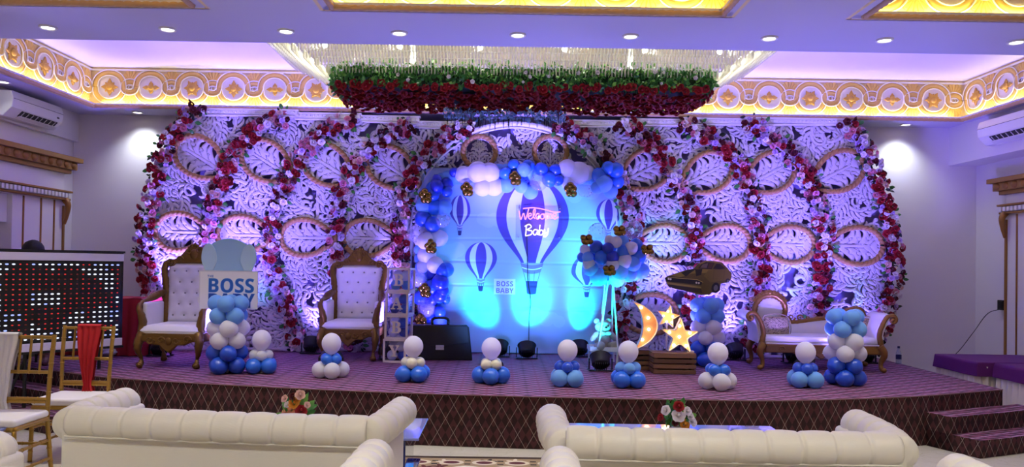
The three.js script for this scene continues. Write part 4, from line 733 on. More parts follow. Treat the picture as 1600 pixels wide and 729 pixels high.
/* ---------- settee ---------- */
{
  const p0 = onStage(1190, 577), p1 = onStage(1377, 582), mid = p0.clone().lerp(p1, 0.5), turn = -Math.atan2(p1.z - p0.z, p1.x - p0.x), hw = p0.distanceTo(p1) / 2;
  const t = thing('settee', 'white settee with carved gilt frame and round medallion back, at the right', 'sofa', V(mid.x, ST, mid.z), turn);
  const D = 0.62;
  mesh('seat_cushion', [rbox(hw * 2 - 0.04, 0.09, D - 0.06, 0, 0.345, -D / 2 + 0.02, 0.035, 4)], mats.pad, t);
  mesh('seat_piping', tube([[-hw + 0.04, 0.31, 0.035], [hw - 0.04, 0.31, 0.035]], 0.008, 8, 6), mats.pad, t);
  mesh('front_rail', [carve(rbox(hw * 2 - 0.06, 0.1, 0.05, 0, 0.25, 0.0, 0.016, 5), 0.006, 24), ext(shape([[-0.35, 0.21], [-0.2, 0.165], [-0.08, 0.18], [0, 0.14], [0.08, 0.18], [0.2, 0.165], [0.35, 0.21]], true), 0.035, 0.01).translate(0, 0, -0.015), ...[-1, 1].flatMap((s) => [scrollTube(s * 0.12, 0.235, 0.022, 0.045, 1.3, s, 0.012), scrollTube(s * 0.45, 0.245, 0.022, 0.035, 1.3, -s, 0.01)])], mats.bronzeLight, t);
  for (const [sx, z] of [[-1, 0], [1, 0], [-1, -D + 0.05], [1, -D + 0.05]]) mesh('leg', [carve(vtube([[sx * (hw - 0.02), 0.3, z], [sx * (hw + 0.025), 0.22, z + 0.02], [sx * (hw - 0.01), 0.1, z], [sx * hw, 0.04, z + 0.01], [sx * (hw + 0.03), 0.025, z + 0.02]], (q) => 0.05 - 0.025 * Math.min(1, q * 1.4), 24, 9), 0.005, 26), sph(0.03, sx * (hw + 0.02), 0.03, z + 0.015, 1.2, 1, 1, 10)], mats.bronzeLight, t);
  // arms: S-shaped section that rolls outwards, gilt along the front
  for (const s of [-1, 1]) {
    const prof = [[hw - 0.07, 0.3], [hw - 0.06, 0.42], [hw - 0.03, 0.52], [hw + 0.03, 0.61], [hw + 0.07, 0.66], [hw + 0.13, 0.665], [hw + 0.17, 0.61], [hw + 0.13, 0.56], [hw + 0.07, 0.53], [hw + 0.035, 0.44], [hw + 0.03, 0.3]];
    const g = ext(shape(prof.map(([x, y]) => [x, y]), true), 0.56, 0.02, 3); if (s < 0) { g.rotateY(Math.PI); g.translate(0, 0, -0.06); } else g.translate(0, 0, -0.58);
    mesh('padded_arm', g, mats.pad, t);
    const gp = [[hw - 0.02, 0.2], [hw + 0.0, 0.3], [hw - 0.02, 0.42], [hw + 0.01, 0.54], [hw + 0.07, 0.64], [hw + 0.13, 0.655], [hw + 0.165, 0.61], [hw + 0.14, 0.57], [hw + 0.105, 0.59], [hw + 0.115, 0.62]].map(([x, y]) => V(s * x, y, -0.01));
    mesh('arm_scroll', [carve(vtube(gp, (q) => 0.034 - 0.016 * q, 50, 9), 0.004, 26), sph(0.025, s * (hw + 0.122), 0.607, 0.0, 1, 1, 0.8, 10)], mats.bronzeLight, t);
  }
  // back: low white pad, gilt rail, medallion at the left
  const mx = -0.44, my = 0.66, bz = -D + 0.03;
  const railY = (x) => (x < mx ? 0.62 - 0.1 * Math.min(1, (mx - x) / 0.3) : x < mx + 0.24 ? 0.6 : 0.51 + 0.1 * Math.min(1, (x - mx - 0.24) / 0.75));
  mesh('back_pad', grid(40, 8, (u, v) => { const x = -hw + 0.02 + u * (hw * 2 - 0.04), h = railY(x) - 0.36; return [x, 0.36 + v * h, bz + 0.05 - 0.04 * v + 0.025 * Math.sin(Math.PI * v)]; }), mats.pad, t);
  mesh('back_rail', carve(vtube([[mx - 0.17, 0.6, bz], [mx - 0.3, 0.535, bz], [-hw - 0.02, 0.55, bz]], () => 0.026, 24, 8), 0.005, 26), mats.bronzeLight, t);
  mesh('back_rail', [carve(vtube([[mx + 0.16, 0.53, bz], [mx + 0.3, 0.515, bz], [mx + 0.5, 0.55, bz], [mx + 0.8, 0.605, bz], [hw - 0.22, 0.655, bz], [hw - 0.1, 0.7, bz], [hw - 0.02, 0.68, bz], [hw + 0.02, 0.6, bz]], (q) => 0.03, 44, 9), 0.006, 26), scrollTube(hw - 0.07, 0.66, bz + 0.02, 0.05, 1.3, 1, 0.016)], mats.bronzeLight, t);
  mesh('back_board', box(hw * 2 - 0.1, 0.25, 0.03, 0, 0.38, bz - 0.01), mats.pad, t);
  const md = [carve(T(new THREE.TorusGeometry(0.185, 0.034, 10, 40), mx, my, bz + 0.02), 0.008, 24)];
  for (let i = -5; i <= 5; i++) { const a = Math.PI / 2 + i * 0.2; md.push(sph(0.028 + 0.012 * (1 - Math.abs(i) / 5), mx + Math.cos(a) * 0.215, my + Math.sin(a) * 0.215, bz + 0.02, 1, 1, 0.7, 8)); }
  for (const s of [-1, 1]) md.push(scrollTube(mx + s * 0.19, my - 0.13, bz + 0.02, 0.06, 1.4, s, 0.018));
  mesh('medallion_frame', md, mats.bronzeLight, t);
  mesh('medallion_pad', T(new THREE.SphereGeometry(0.165, 28, 10, 0, Math.PI * 2, 0, Math.PI / 2).scale(1, 0.3, 1), mx, my, bz + 0.0, Math.PI / 2), mats.pad, t);
  for (let i = 0; i < 22; i++) { const a = i / 22 * 6.283; mesh('nail', sph(0.008, mx + Math.cos(a) * 0.15, my + Math.sin(a) * 0.15, bz + 0.022, 1, 1, 0.6, 6), mats.brass, t); }
  mesh('open_carving', [0, 1, 2, 3].map((i) => scrollTube(mx + 0.26 + i * 0.1, 0.575 + i * 0.005 - i * 0.008, bz + 0.01, 0.045 - i * 0.006, 1.4, i % 2 ? 1 : -1, 0.012)), mats.bronzeLight, t);
  // cushions on the seat
  const fabric = canvasTex(256, 256, (c, w) => { seed(81); c.fillStyle = '#b9a582'; c.fillRect(0, 0, w, w); for (let i = 0; i < 420; i++) { c.fillStyle = ['#2a2018', '#54402a', '#d8c8a8', '#1c1614'][i % 4]; c.save(); c.translate(rnd(w), rnd(w)); c.rotate(rnd(6)); c.fillRect(-9, -2, rnd(6, 20), rnd(2, 5)); c.restore(); } });
  const cm = M(0xffffff, 0.6, 0, { map: fabric, sheen: 0.5 });
  const pill = () => { const f = (s) => grid(16, 16, (u, v) => { const a = Math.sin(Math.PI * u), b = Math.sin(Math.PI * v), q = 1 - 0.06 * (1 - a) * (1 - b); return [s * (u - 0.5) * 0.32 * (0.94 + 0.06 * b), (v - 0.5) * 0.23 * (0.92 + 0.08 * a), s * 0.075 * Math.sqrt(a * b)]; }); return mg([f(1), f(-1)]); };
  const cush = (px, py, label, rot) => { const q = at(px, py, 9.22), c = thing('cushion', label, 'cushion', V(q.x, ST + 0.485, q.z), rot, 'patterned cushions on the settee'); const m = mesh('cover', pill(), cm, c); m.rotation.x = -0.22; mesh('piping', tube([[-0.155, -0.11, 0], [0.155, -0.11, 0], [0.155, 0.11, 0], [-0.155, 0.11, 0]], 0.005, 40, 5, true), cm, m); };
  cush(1213, 510, 'patterned cushion below the round medallion of the settee', 0.12); cush(1342, 514, 'patterned cushion at the settee end behind the balloon pillar', -0.2);
}

/* ---------- letter boxes ---------- */
{
  const font = await new FontLoader().loadAsync('fonts/droid/droid_serif_bold.typeface.json');
  const p = onStage(618, 567), s = 0.278, letters = ['Y', 'B', 'A', 'B'], frameM = M(0xe2d6bc, 0.45), letterM = M(0xe6dcc0, 0.35, 0.2);
  const where = ['at the bottom of the stack', 'under the box with the letter A', 'second from the top of the stack', 'on top of the stack'];
  letters.forEach((ch, k) => {
    seed(90 + k);
    const turn = -0.14 + (k % 2 ? 0.025 : -0.02), t = thing('letter_box', `clear box with gold letter ${ch}, ${where[k]}`, 'letter box', V(p.x + 0.01 * k, ST + k * s, p.z - 0.16), turn, 'stacked letter boxes');
    const h = s / 2 - 0.012, bars = [];
    for (const a of [-h, h]) for (const b of [-h, h]) { bars.push(rbox(0.024, s, 0.024, a, s / 2, b, 0.003, 1), rbox(s, 0.024, 0.024, 0, s / 2 + a, b, 0.003, 1), rbox(0.024, 0.024, s, a, s / 2 + b, 0, 0.003, 1)); }
    mesh('frame', bars, frameM, t);
    for (const [x, z, ry] of [[0, h, 0], [0, -h, Math.PI], [h, 0, Math.PI / 2], [-h, 0, -Math.PI / 2]]) mesh('clear_panel', T(new THREE.PlaneGeometry(s - 0.03, s - 0.03), x, s / 2, z, 0, ry), mats.clear, t);
    const g = new TextGeometry(ch, { font, size: 0.135, depth: 0.008, curveSegments: 6, bevelEnabled: true, bevelThickness: 0.002, bevelSize: 0.002, bevelSegments: 1 }); g.computeBoundingBox(); const bb = g.boundingBox;
    mesh('letter', g.translate(-(bb.min.x + bb.max.x) / 2, s / 2 - (bb.min.y + bb.max.y) / 2, h + 0.004), letterM, t);
    mesh('top_panel', box(s - 0.03, 0.005, s - 0.03, 0, s - 0.008, 0), frameM, t);
    const cs = [['P', 'B', 'W', 'P'], ['W', 'D', 'P', 'B'], ['D', 'B', 'P', 'B'], ['L', 'L', 'P', 'W']][k], nm = { P: 'pearl white', W: 'white', B: 'blue', D: 'deep blue', L: 'light blue' }, sp = [[-0.055, 0.078, 0.035], [0.06, 0.075, -0.02], [-0.045, 0.19, -0.03], [0.055, 0.185, 0.03]];
    cs.forEach((c, i) => { const b = thing('balloon', `${nm[c]} balloon at the ${['lower left', 'lower right', 'upper left', 'upper right'][i]} inside the ${['bottom letter box', 'lower box marked B', 'letter box marked A', 'topmost letter box'][k]}`, 'balloon', V(...sp[i]).applyAxisAngle(V(0, 1, 0), turn).add(t.position), rnd(6), 'balloons inside the letter boxes'); b.remove(...b.children); balloon(b, c, 0.062, V(0, 0, 0), [0, 0, rnd(-1, 1)], 'skin'); });
  });
}
/* ---------- briefcase ---------- */
{
  const p = onStage(686, 563), t = thing('briefcase', 'large black briefcase standing on the stage beside the letter boxes', 'briefcase', V(p.x, ST, p.z - 0.1), 0.06), k = p.z / -F;
  const W0 = 51 * k, W1 = 44 * k, H = 55 * k, body = shape([[-W0, 0.0], [-W0, 0.03], [-W1 - 0.01, H - 0.03], [-W1 + 0.02, H], [W1 - 0.02, H], [W1 + 0.01, H - 0.03], [W0, 0.03], [W0, 0]]);
  mesh('case', ext(body, 0.12, 0.012, 3).translate(0, 0, -0.06), mats.black, t);
  mesh('flap', ext(shape([[-W1 + 0.01, H - 0.01], [-W0 + 0.04, H * 0.5], [-0.1, H * 0.42], [0.1, H * 0.42], [W0 - 0.04, H * 0.5], [W1 - 0.01, H - 0.01]]), 0.012, 0.004).translate(0, 0, 0.055), M(0x0e0e11, 0.45), t);
  mesh('handle', vtube([[-0.095, H, 0], [-0.1, H + 0.05, 0], [-0.08, H + 0.075, 0], [0.08, H + 0.075, 0], [0.1, H + 0.05, 0], [0.095, H, 0]], () => 0.016, 30, 8), mats.blackGloss, t);
  for (const y of [0.4, 0.33]) mesh('clasp', rbox(0.1, 0.028, 0.014, 0.0, H * y, 0.068, 0.004), M(0xd6d2d8, 0.35, 0.3), t);
}
/* ---------- hot-air balloon stand with teddy ---------- */
{
  seed(101);
  const p = onStage(942, 567), d = -p.z, Q = (x, y, z = 0) => { const q = at(880 + x / 2.603, 340 + y / 2.603, d); return V(q.x - p.x, q.y - ST, z); };
  const t = thing('balloon_basket_stand', 'hot-air balloon stand: cluster of balloons above four white poles and a tray', 'balloon stand', V(p.x, ST, p.z));
  const list = [[140, 60, 40, 'C', 0], [285, 50, 40, 'C', 0], [85, 130, 22, 'W', 0.1], [75, 160, 22, 'S', 0.08], [95, 160, 23, 'L', 0.14], [130, 120, 28, 'B', 0.12], [150, 160, 29, 'S', 0.16], [172, 125, 23, 'D', 0.22], [190, 160, 27, 'D', 0.2], [205, 100, 24, 'W', 0.2], [180, 92, 20, 'W', 0.16], [235, 95, 26, 'L', 0.12], [235, 140, 30, 'S', 0.16], [265, 125, 27, 'W', 0.18], [290, 115, 30, 'S', 0.1], [300, 160, 31, 'S', 0.1], [240, 175, 30, 'W', 0.18], [275, 188, 31, 'L', 0.15], [110, 208, 30, 'L', 0.1], [140, 240, 36, 'L', 0.08], [215, 248, 33, 'W', 0.08], [222, 215, 36, 'L', 0.14], [262, 230, 31, 'L', 0.1], [315, 215, 33, 'L', 0.05], [192, 192, 26, 'W', 0.2], [100, 188, 26, 'W', 0.12], [180, 240, 34, 'L', -0.05], [250, 180, 40, 'L', -0.1], [160, 180, 40, 'W', -0.1], [220, 130, 40, 'L', -0.1], [290, 220, 34, 'L', -0.08], [120, 150, 34, 'S', -0.08]];
  for (const [x, y, r, c, z] of list) { const q = Q(x, y, z); balloon(t, c, r / 2.603 * d / F, q, [rnd(-1, 1), 0, rnd(6)]); }
  for (const [x, y] of [[215, 55], [85, 90], [325, 130], [175, 212]]) for (const [u, v] of [[-12, -6], [10, -8], [0, 10], [14, 8], [-8, 8]]) balloon(t, 'G', 13 / 2.603 * d / F, Q(x + u, y + v, 0.26), [0, 0, rnd(6)]);
  for (const [x0, x1, z0, z1] of [[180, 136, 0.06, 0.17], [200, 214, 0.06, 0.17], [175, 150, -0.06, -0.15], [205, 205, -0.06, -0.15]]) { const a = Q(x0, 255, z0), b = Q(x1, 535, z1); b.y = 0.18; mesh('pole', tube([a, b], 0.011, 4, 8), mats.white, t); }
  mesh('tray', [rbox(0.34, 0.02, 0.34, 0, 0.165, 0, 0.006), box(0.35, 0.05, 0.012, 0, 0.185, 0.17), box(0.35, 0.05, 0.012, 0, 0.185, -0.17), box(0.012, 0.05, 0.34, -0.17, 0.185, 0), box(0.012, 0.05, 0.34, 0.17, 0.185, 0)], mats.white, t);
  for (const [x, z] of [[-0.15, 0.15], [0.15, 0.15], [-0.15, -0.15], [0.15, -0.15]]) mesh('foot', cyl(0.013, 0.013, 0.156, x, 0.078, z, 10), mats.white, t);
  // teddy sitting on the tray
  const b = thing('teddy_bear', 'small plush teddy bear with a bow sitting on the tray of the balloon stand', 'teddy bear', V(p.x - 0.01, ST + 0.176, p.z), 0.25);
  b.scale.set(1.18, 1.02, 1.1);
  const furT = grain(128, (u, v) => 0.5 + 0.5 * per(u, v, 80, 3)), fur = M(0xb4aa9c, 0.9, 0, { bumpMap: furT, bumpScale: 0.006, sheen: 1, sheenRoughness: 0.6 }), pale = M(0xd6cab2, 0.9, 0, { bumpMap: furT, bumpScale: 0.005 });
  mesh('body', [sph(0.085, 0, 0.1, 0, 1, 1.2, 0.9, 20)], fur, b); mesh('head', [sph(0.078, 0, 0.262, 0.01, 1.08, 0.95, 0.95, 20)], fur, b);
  for (const s of [-1, 1]) { mesh('ear', [sph(0.032, s * 0.066, 0.328, 0, 1, 1, 0.6, 12)], fur, b); mesh('arm', [sph(0.034, 0, 0, 0, 1, 2.0, 1, 12).rotateZ(s * 0.6).translate(s * 0.098, 0.15, 0.035)], fur, b); mesh('leg', [sph(0.042, 0, 0, 0, 1, 1, 2.0, 12).translate(s * 0.07, 0.043, 0.08), sph(0.046, s * 0.072, 0.05, 0.15, 1, 1.15, 0.5, 12)], fur, b); mesh('eye', sph(0.009, s * 0.03, 0.275, 0.083, 1, 1, 1, 8), mats.blackGloss, b); }
  mesh('muzzle', sph(0.035, 0, 0.245, 0.075, 1.1, 0.85, 0.8, 14), pale, b); mesh('nose', sph(0.012, 0, 0.258, 0.104, 1.3, 0.9, 0.7, 8), mats.blackGloss, b);
  mesh('bow', [sph(0.03, -0.032, 0.185, 0.085, 1.2, 0.8, 0.5, 10), sph(0.03, 0.032, 0.185, 0.085, 1.2, 0.8, 0.5, 10), sph(0.014, 0, 0.185, 0.092, 1, 1, 1, 8)], M(0xd8dff0, 0.5), b);
}
/* ---------- marquee moon, stars, crates ---------- */
{
  const slat = (k) => { const w = M([0x6d4a30, 0x7c573a, 0x5c3e28, 0x866247][k % 4], 0.75); return w; }, wm = [0, 1, 2, 3].map(slat);
  const crate = (xa, xb, yb, depth, label, rot) => {
    const a = onStage(xa, yb), b = onStage(xb, yb), w = b.x - a.x, h = 0.225, t = thing('wooden_crate', label, 'crate', V((a.x + b.x) / 2, ST, a.z - depth / 2), rot, null);
    let k = 0;
    for (const z of [depth / 2, -depth / 2]) for (let i = 0; i < 4; i++) mesh('slat', rbox(w, 0.042, 0.014, 0, 0.025 + i * 0.058, z - 0.007 * Math.sign(z), 0.003, 1), wm[k++ % 4], t);
    for (const x of [-1, 1]) for (let i = 0; i < 4; i++) mesh('slat', rbox(0.014, 0.042, depth - 0.03, x * (w / 2 - 0.007), 0.025 + i * 0.058, 0, 0.003, 1), wm[k++ % 4], t);
    for (let i = 0; i < 5; i++) mesh('top_slat', rbox(w, 0.014, depth / 5 - 0.012, 0, h - 0.003, -depth / 2 + (i + 0.5) * depth / 5, 0.003, 1), wm[k++ % 4], t);
    for (const x of [-1, 1]) for (const z of [-1, 1]) mesh('corner_post', box(0.03, h - 0.01, 0.03, x * (w / 2 - 0.03), (h - 0.01) / 2, z * (depth / 2 - 0.03)), wm[1], t);
    return t;
  };
  crate(1021, 1086, 584, 0.3, 'brown slatted wooden crate under the large lit star', 0); crate(979, 1019, 578, 0.34, 'brown slatted wooden crate under the lit moon, half behind the balloons', 0.05);
  const d = 8.62, top = ST + 0.231, face = M(0xe8a878, 0.5), rimM = M(0xefe6d8, 0.45);
  const marquee = (name, label, cat, pts, bulbs, dz, depth = 0.09) => {
    const P = pts.map(([x, y]) => at(x, y, d + dz)), low = Math.min(...P.map((q) => q.y)), o = V(P.reduce((s, q) => s + q.x, 0) / P.length, top, -(d + dz)), dy = top - low;
    const t = thing(name, label, cat, o, 0), L = P.map((q) => [q.x - o.x, q.y - low]), rim = L.map(([x, y]) => V(x, y, 0));
    mesh('face', ext(shape(L), 0.012, 0.002, 1).translate(0, 0, -0.012), face, t);
    const n = L.length, QP = [], QI = [], QU = [];
    L.forEach(([x, y], i) => { const [a, c] = L[(i + 1) % n], k = QP.length / 3; QP.push(x, y, -0.02, a, c, -0.02, a, c, depth - 0.02, x, y, depth - 0.02); QU.push(0, 0, 1, 0, 1, 1, 0, 1); QI.push(k, k + 1, k + 2, k, k + 2, k + 3); });
    const g = new THREE.BufferGeometry(); g.setAttribute('position', new THREE.Float32BufferAttribute(QP, 3)); g.setAttribute('uv', new THREE.Float32BufferAttribute(QU, 2)); g.setIndex(QI); g.computeVertexNormals();
    mesh('rim', [g, vtube([...rim, rim[0]].map((q) => V(q.x, q.y, depth - 0.02)).flatMap((q, i, a) => (i < a.length - 1 ? [q, q.clone().lerp(a[i + 1], 0.5)] : [q])), () => 0.005, 90, 5)], M(0xefe6d8, 0.45, 0, D2), t);
    for (const [x, y] of bulbs) { const q = at(x, y, d + dz); const lx = q.x - o.x, ly = q.y - low; mesh('bulb', sph(0.017, lx, ly, 0.028, 1, 1, 1, 12), G(new THREE.Color(1, 0.8, 0.5), 9), t); mesh('socket', cyl(0.01, 0.012, 0.012, 0, 0, 0, 10).rotateX(Math.PI / 2).translate(lx, ly, 0.006), mats.brass, t); const l = new THREE.PointLight(new THREE.Color(1, 0.6, 0.28), 0.0085, 0, 2); l.position.set(o.x + lx, top + ly, o.z + 0.028); l.shadow.radius = 1.4; scene.add(l); }
    mesh('foot', box(0.08, 0.012, depth, L.reduce((m, q) => (q[1] < m[1] ? q : m))[0], 0.004, depth / 2 - 0.02), rimM, t);
  };
  const moon = []; for (let i = 0; i <= 24; i++) { const a = -1.15 + i / 24 * 2.3; moon.push([985 + Math.cos(a) * 0 + 41 * (Math.cos(a) - Math.cos(1.15)) / (1 - Math.cos(1.15)), 512 + 38.5 * Math.sin(a) / Math.sin(1.15)]); }
  for (let i = 1; i < 24; i++) { const a = 1.15 - i / 24 * 2.3; moon.push([986 + 17 * (Math.cos(a) - Math.cos(1.15)) / (1 - Math.cos(1.15)), 512 + 38.5 * Math.sin(a) / Math.sin(1.15)]); }
  marquee('marquee_moon', 'crescent moon marquee light with four glowing bulbs on a crate', 'marquee light', moon.reverse(), [[1001, 484], [1012, 500], [1013, 518], [1003, 534]], 0.06);
  const star = (cx, cy, R, rot) => Array.from({ length: 10 }, (_, i) => { const a = -Math.PI / 2 - rot - i * Math.PI / 5, r = i % 2 ? R * 0.43 : R; return [cx + Math.cos(a) * r, cy + Math.sin(a) * r]; });
  marquee('marquee_star', 'large five-pointed star marquee light with glowing bulbs on a crate', 'marquee light', star(1061, 526, 29, -0.05), [[1061, 510], [1045, 520], [1077, 521], [1060.5, 527], [1052, 540], [1071, 541]], 0);
  // the small star hangs off the big one
  const before = top; { const P = star(1043, 494, 18.5, -0.2).map(([x, y]) => at(x, y, d + 0.1)), o = at(1043, 494, d + 0.1), t = thing('marquee_star', 'small five-pointed star marquee light fixed above the large star', 'marquee light', V(o.x, top, o.z)), L = P.map((q) => [q.x - o.x, q.y - top]);
    mesh('face', ext(shape(L), 0.012, 0.002, 1).translate(0, 0, -0.012), face, t);
    const QP = [], QI = [], QU = []; L.forEach(([x, y], i) => { const [a, c] = L[(i + 1) % 10], k = QP.length / 3; QP.push(x, y, -0.02, a, c, -0.02, a, c, 0.05, x, y, 0.05); QU.push(0, 0, 1, 0, 1, 1, 0, 1); QI.push(k, k + 1, k + 2, k, k + 2, k + 3); });
    const g = new THREE.BufferGeometry(); g.setAttribute('position', new THREE.Float32BufferAttribute(QP, 3)); g.setAttribute('uv', new THREE.Float32BufferAttribute(QU, 2)); g.setIndex(QI); g.computeVertexNormals();
    mesh('rim', g, M(0xefe6d8, 0.45, 0, D2), t); mesh('stem', cyl(0.01, 0.01, o.y - top, 0, (o.y - top) / 2, -0.03, 8), rimM, t);
    for (const [x, y] of [[1043, 486], [1036, 493], [1050.5, 494], [1041, 502], [1049, 503]]) { const q = at(x, y, d + 0.1); mesh('bulb', sph(0.013, q.x - o.x, q.y - top, 0.022, 1, 1, 1, 10), G(new THREE.Color(1, 0.8, 0.5), 9), t); }
    const l = new THREE.PointLight(new THREE.Color(1, 0.6, 0.28), 0.03, 0, 2); l.position.set(o.x, o.y, o.z + 0.06); l.shadow.radius = 2; scene.add(l); }
}
/* ---------- stage lights ---------- */
function parLight(px, py, label, yaw, tilt, beams, group) {
  const p = onStage(px, py), t = thing('par_light', label, 'stage light', V(p.x, ST, p.z), yaw, group);
  mesh('floor_bracket', [tube([[-0.13, 0.012, 0.07], [-0.13, 0.012, -0.07]], 0.009, 4, 6), tube([[0.13, 0.012, 0.07], [0.13, 0.012, -0.07]], 0.009, 4, 6), tube([[-0.13, 0.012, 0.07], [0.13, 0.012, 0.07]], 0.008, 4, 6)], mats.darkMetal, t);
  for (const s of [-1, 1]) mesh('yoke_arm', box(0.012, 0.13, 0.03, s * 0.128, 0.075, 0), mats.darkMetal, t);
  const c = new THREE.Group(); c.name = 'can'; c.position.set(0, 0.115, 0); c.rotation.x = -tilt; c.scale.set(1.08, 0.8, 1); t.add(c);
  mesh('housing', T(lathe([[0, -0.09], [0.07, -0.09], [0.095, -0.06], [0.1, 0.06], [0.11, 0.075], [0.104, 0.08], [0.096, 0.07], [0.0, 0.065]], 28), 0, 0, 0), mats.black, c);
  mesh('lens', cyl(0.092, 0.092, 0.006, 0, 0.072, 0, 24), G(beams[0][0], 1.5), c);
  for (let i = 0; i < 7; i++) mesh('cooling_fin', box(0.006, 0.03, 0.13, -0.06 + i * 0.02, -0.1, 0), mats.darkMetal, c);
  t.updateMatrixWorld(true); const l = c.localToWorld(V(0, 0.085, 0));
  for (const [col, k, target, ang, pen] of beams) spot(l, target, col, k, ang, pen, 4);
}
{
  const B = (x, y, d) => at(x, y, d), v = COL.violet, cy = COL.cyan, I = LIGHT.violet;
  const G1 = 'stage lights along the foot of the backdrop';
  const bl = new THREE.Color(0.1, 0.3, 1), up = new THREE.Color(0.2, 0.19, 1);
  const wash = (x, d, k = 1, y = 195) => [v, I * k, B(x, y, d - 0.06), 0.88, 1], sky = (x, k = 1) => [up, LIGHT.ceil * k, V(x, SOF, -6.7), 0.72, 1], oval = (x) => [cy, LIGHT.cyan, B(x, 476, 10.17), 0.45, 0.85], blue = (x, y) => [bl, LIGHT.blue, B(x, y, 10.17), 0.6, 1];
  const list = [
    [250, 556, 'black stage light on the floor behind the left throne chair', 0, [wash(282, 9.96, 3.2, 260), sky(-3.6, 0.7)]],
    [352, 574, 'added black stage light on the floor behind the left balloon pillar', 0, [wash(345, 10, 2.2), sky(-3.2), [cy, LIGHT.cyanSmall, B(404, 458, 10), 0.13, 0.7]]],  // unseen lamp, added to carry violet up the left panels
    [487, 552, 'black stage light on the floor left of the second throne chair', 0, [wash(490, 10.1, 0.55), [cy, LIGHT.cyanSmall * 0.4, B(526, 448, 10.1), 0.25, 0.7]]],
    [517, 578, 'added black stage light behind the balloon stand with the white base, before the throne chair', 0, [wash(500, 10.1, 0.4), sky(-1.8)]],  // unseen lamp, added to even out the wash
    [610, 561, 'added black stage light on the floor behind the letter boxes', 0, [wash(590, 10.1, 1.3)]],  // unseen lamp, added to brighten the panel beside the arch
    [690, 559, 'added black stage light on the floor behind the briefcase', 0, [wash(640, 10.1, 0.6)]],  // unseen lamp, added where the panel stayed dark
    [768, 595, 'added black stage light behind the balloon stand before the banner, right of the briefcase', 0, [blue(800, 400), sky(0), [v, I * 6, B(803, 216, 10.2), 0.3, 0.8]]],  // unseen lamp, added to turn the banner blue and reach the arch
    [780, 557, 'black stage light close to the foot of the banner, half behind a balloon stand', 0, [oval(748)]],
    [823, 560, 'black stage light before the middle of the banner', 0, [oval(830)]],
    [905, 557, 'black stage light before the banner, behind the light blue balloon stand', 0, [oval(910)]],
    [938, 579, 'black stage light below the tray with the teddy bear', 0, [[cy, LIGHT.cyan * 1.3, B(948, 470, 9.3), 0.5, 0.9], blue(850, 420), sky(1.2)]],
    [1050, 572, 'added black stage light on the floor behind the crates', 0, [wash(1030, 10.1, 1.2), sky(2)]],  // unseen lamp, added for the wash right of the arch
    [1098, 565, 'added black stage light on the floor behind the pillar under the car cutout', 0, [wash(1105, 10.05, 0.9), sky(2.6)]],  // unseen lamp, added to wash the panel behind the car
    [1148, 562, 'black stage light on the floor left of the settee', 0, [wash(1135, 10.05, 0.55)]],
    [1240, 567, 'black stage light on the floor behind the middle of the settee', 0, [wash(1235, 10, 0.5), [cy, LIGHT.cyanSmall * 0.6, B(1242, 428, 10), 0.25, 0.7]]],
    [1258, 591, 'added black stage light behind the light blue balloon stand before the settee', 0, [wash(1240, 10, 1.3), sky(3.4)]],  // unseen lamp, added further forward for a flatter wash
    [1320, 588, 'added black stage light on the floor behind the right balloon pillar', 0, [wash(1325, 9.96, 1.2), sky(4.2)]],  // unseen lamp, added to wash the far right panel
    [1352, 567, 'black stage light on the floor behind the right end of the settee', 0, [wash(1330, 9.96, 0.4), [cy, LIGHT.cyanSmall * 0.4, B(1338, 455, 9.96), 0.25, 0.7]]],
  ];
  for (const [x, y, label, yaw, beams] of list) parLight(x, y, label, yaw, 0.75, beams, G1);
}
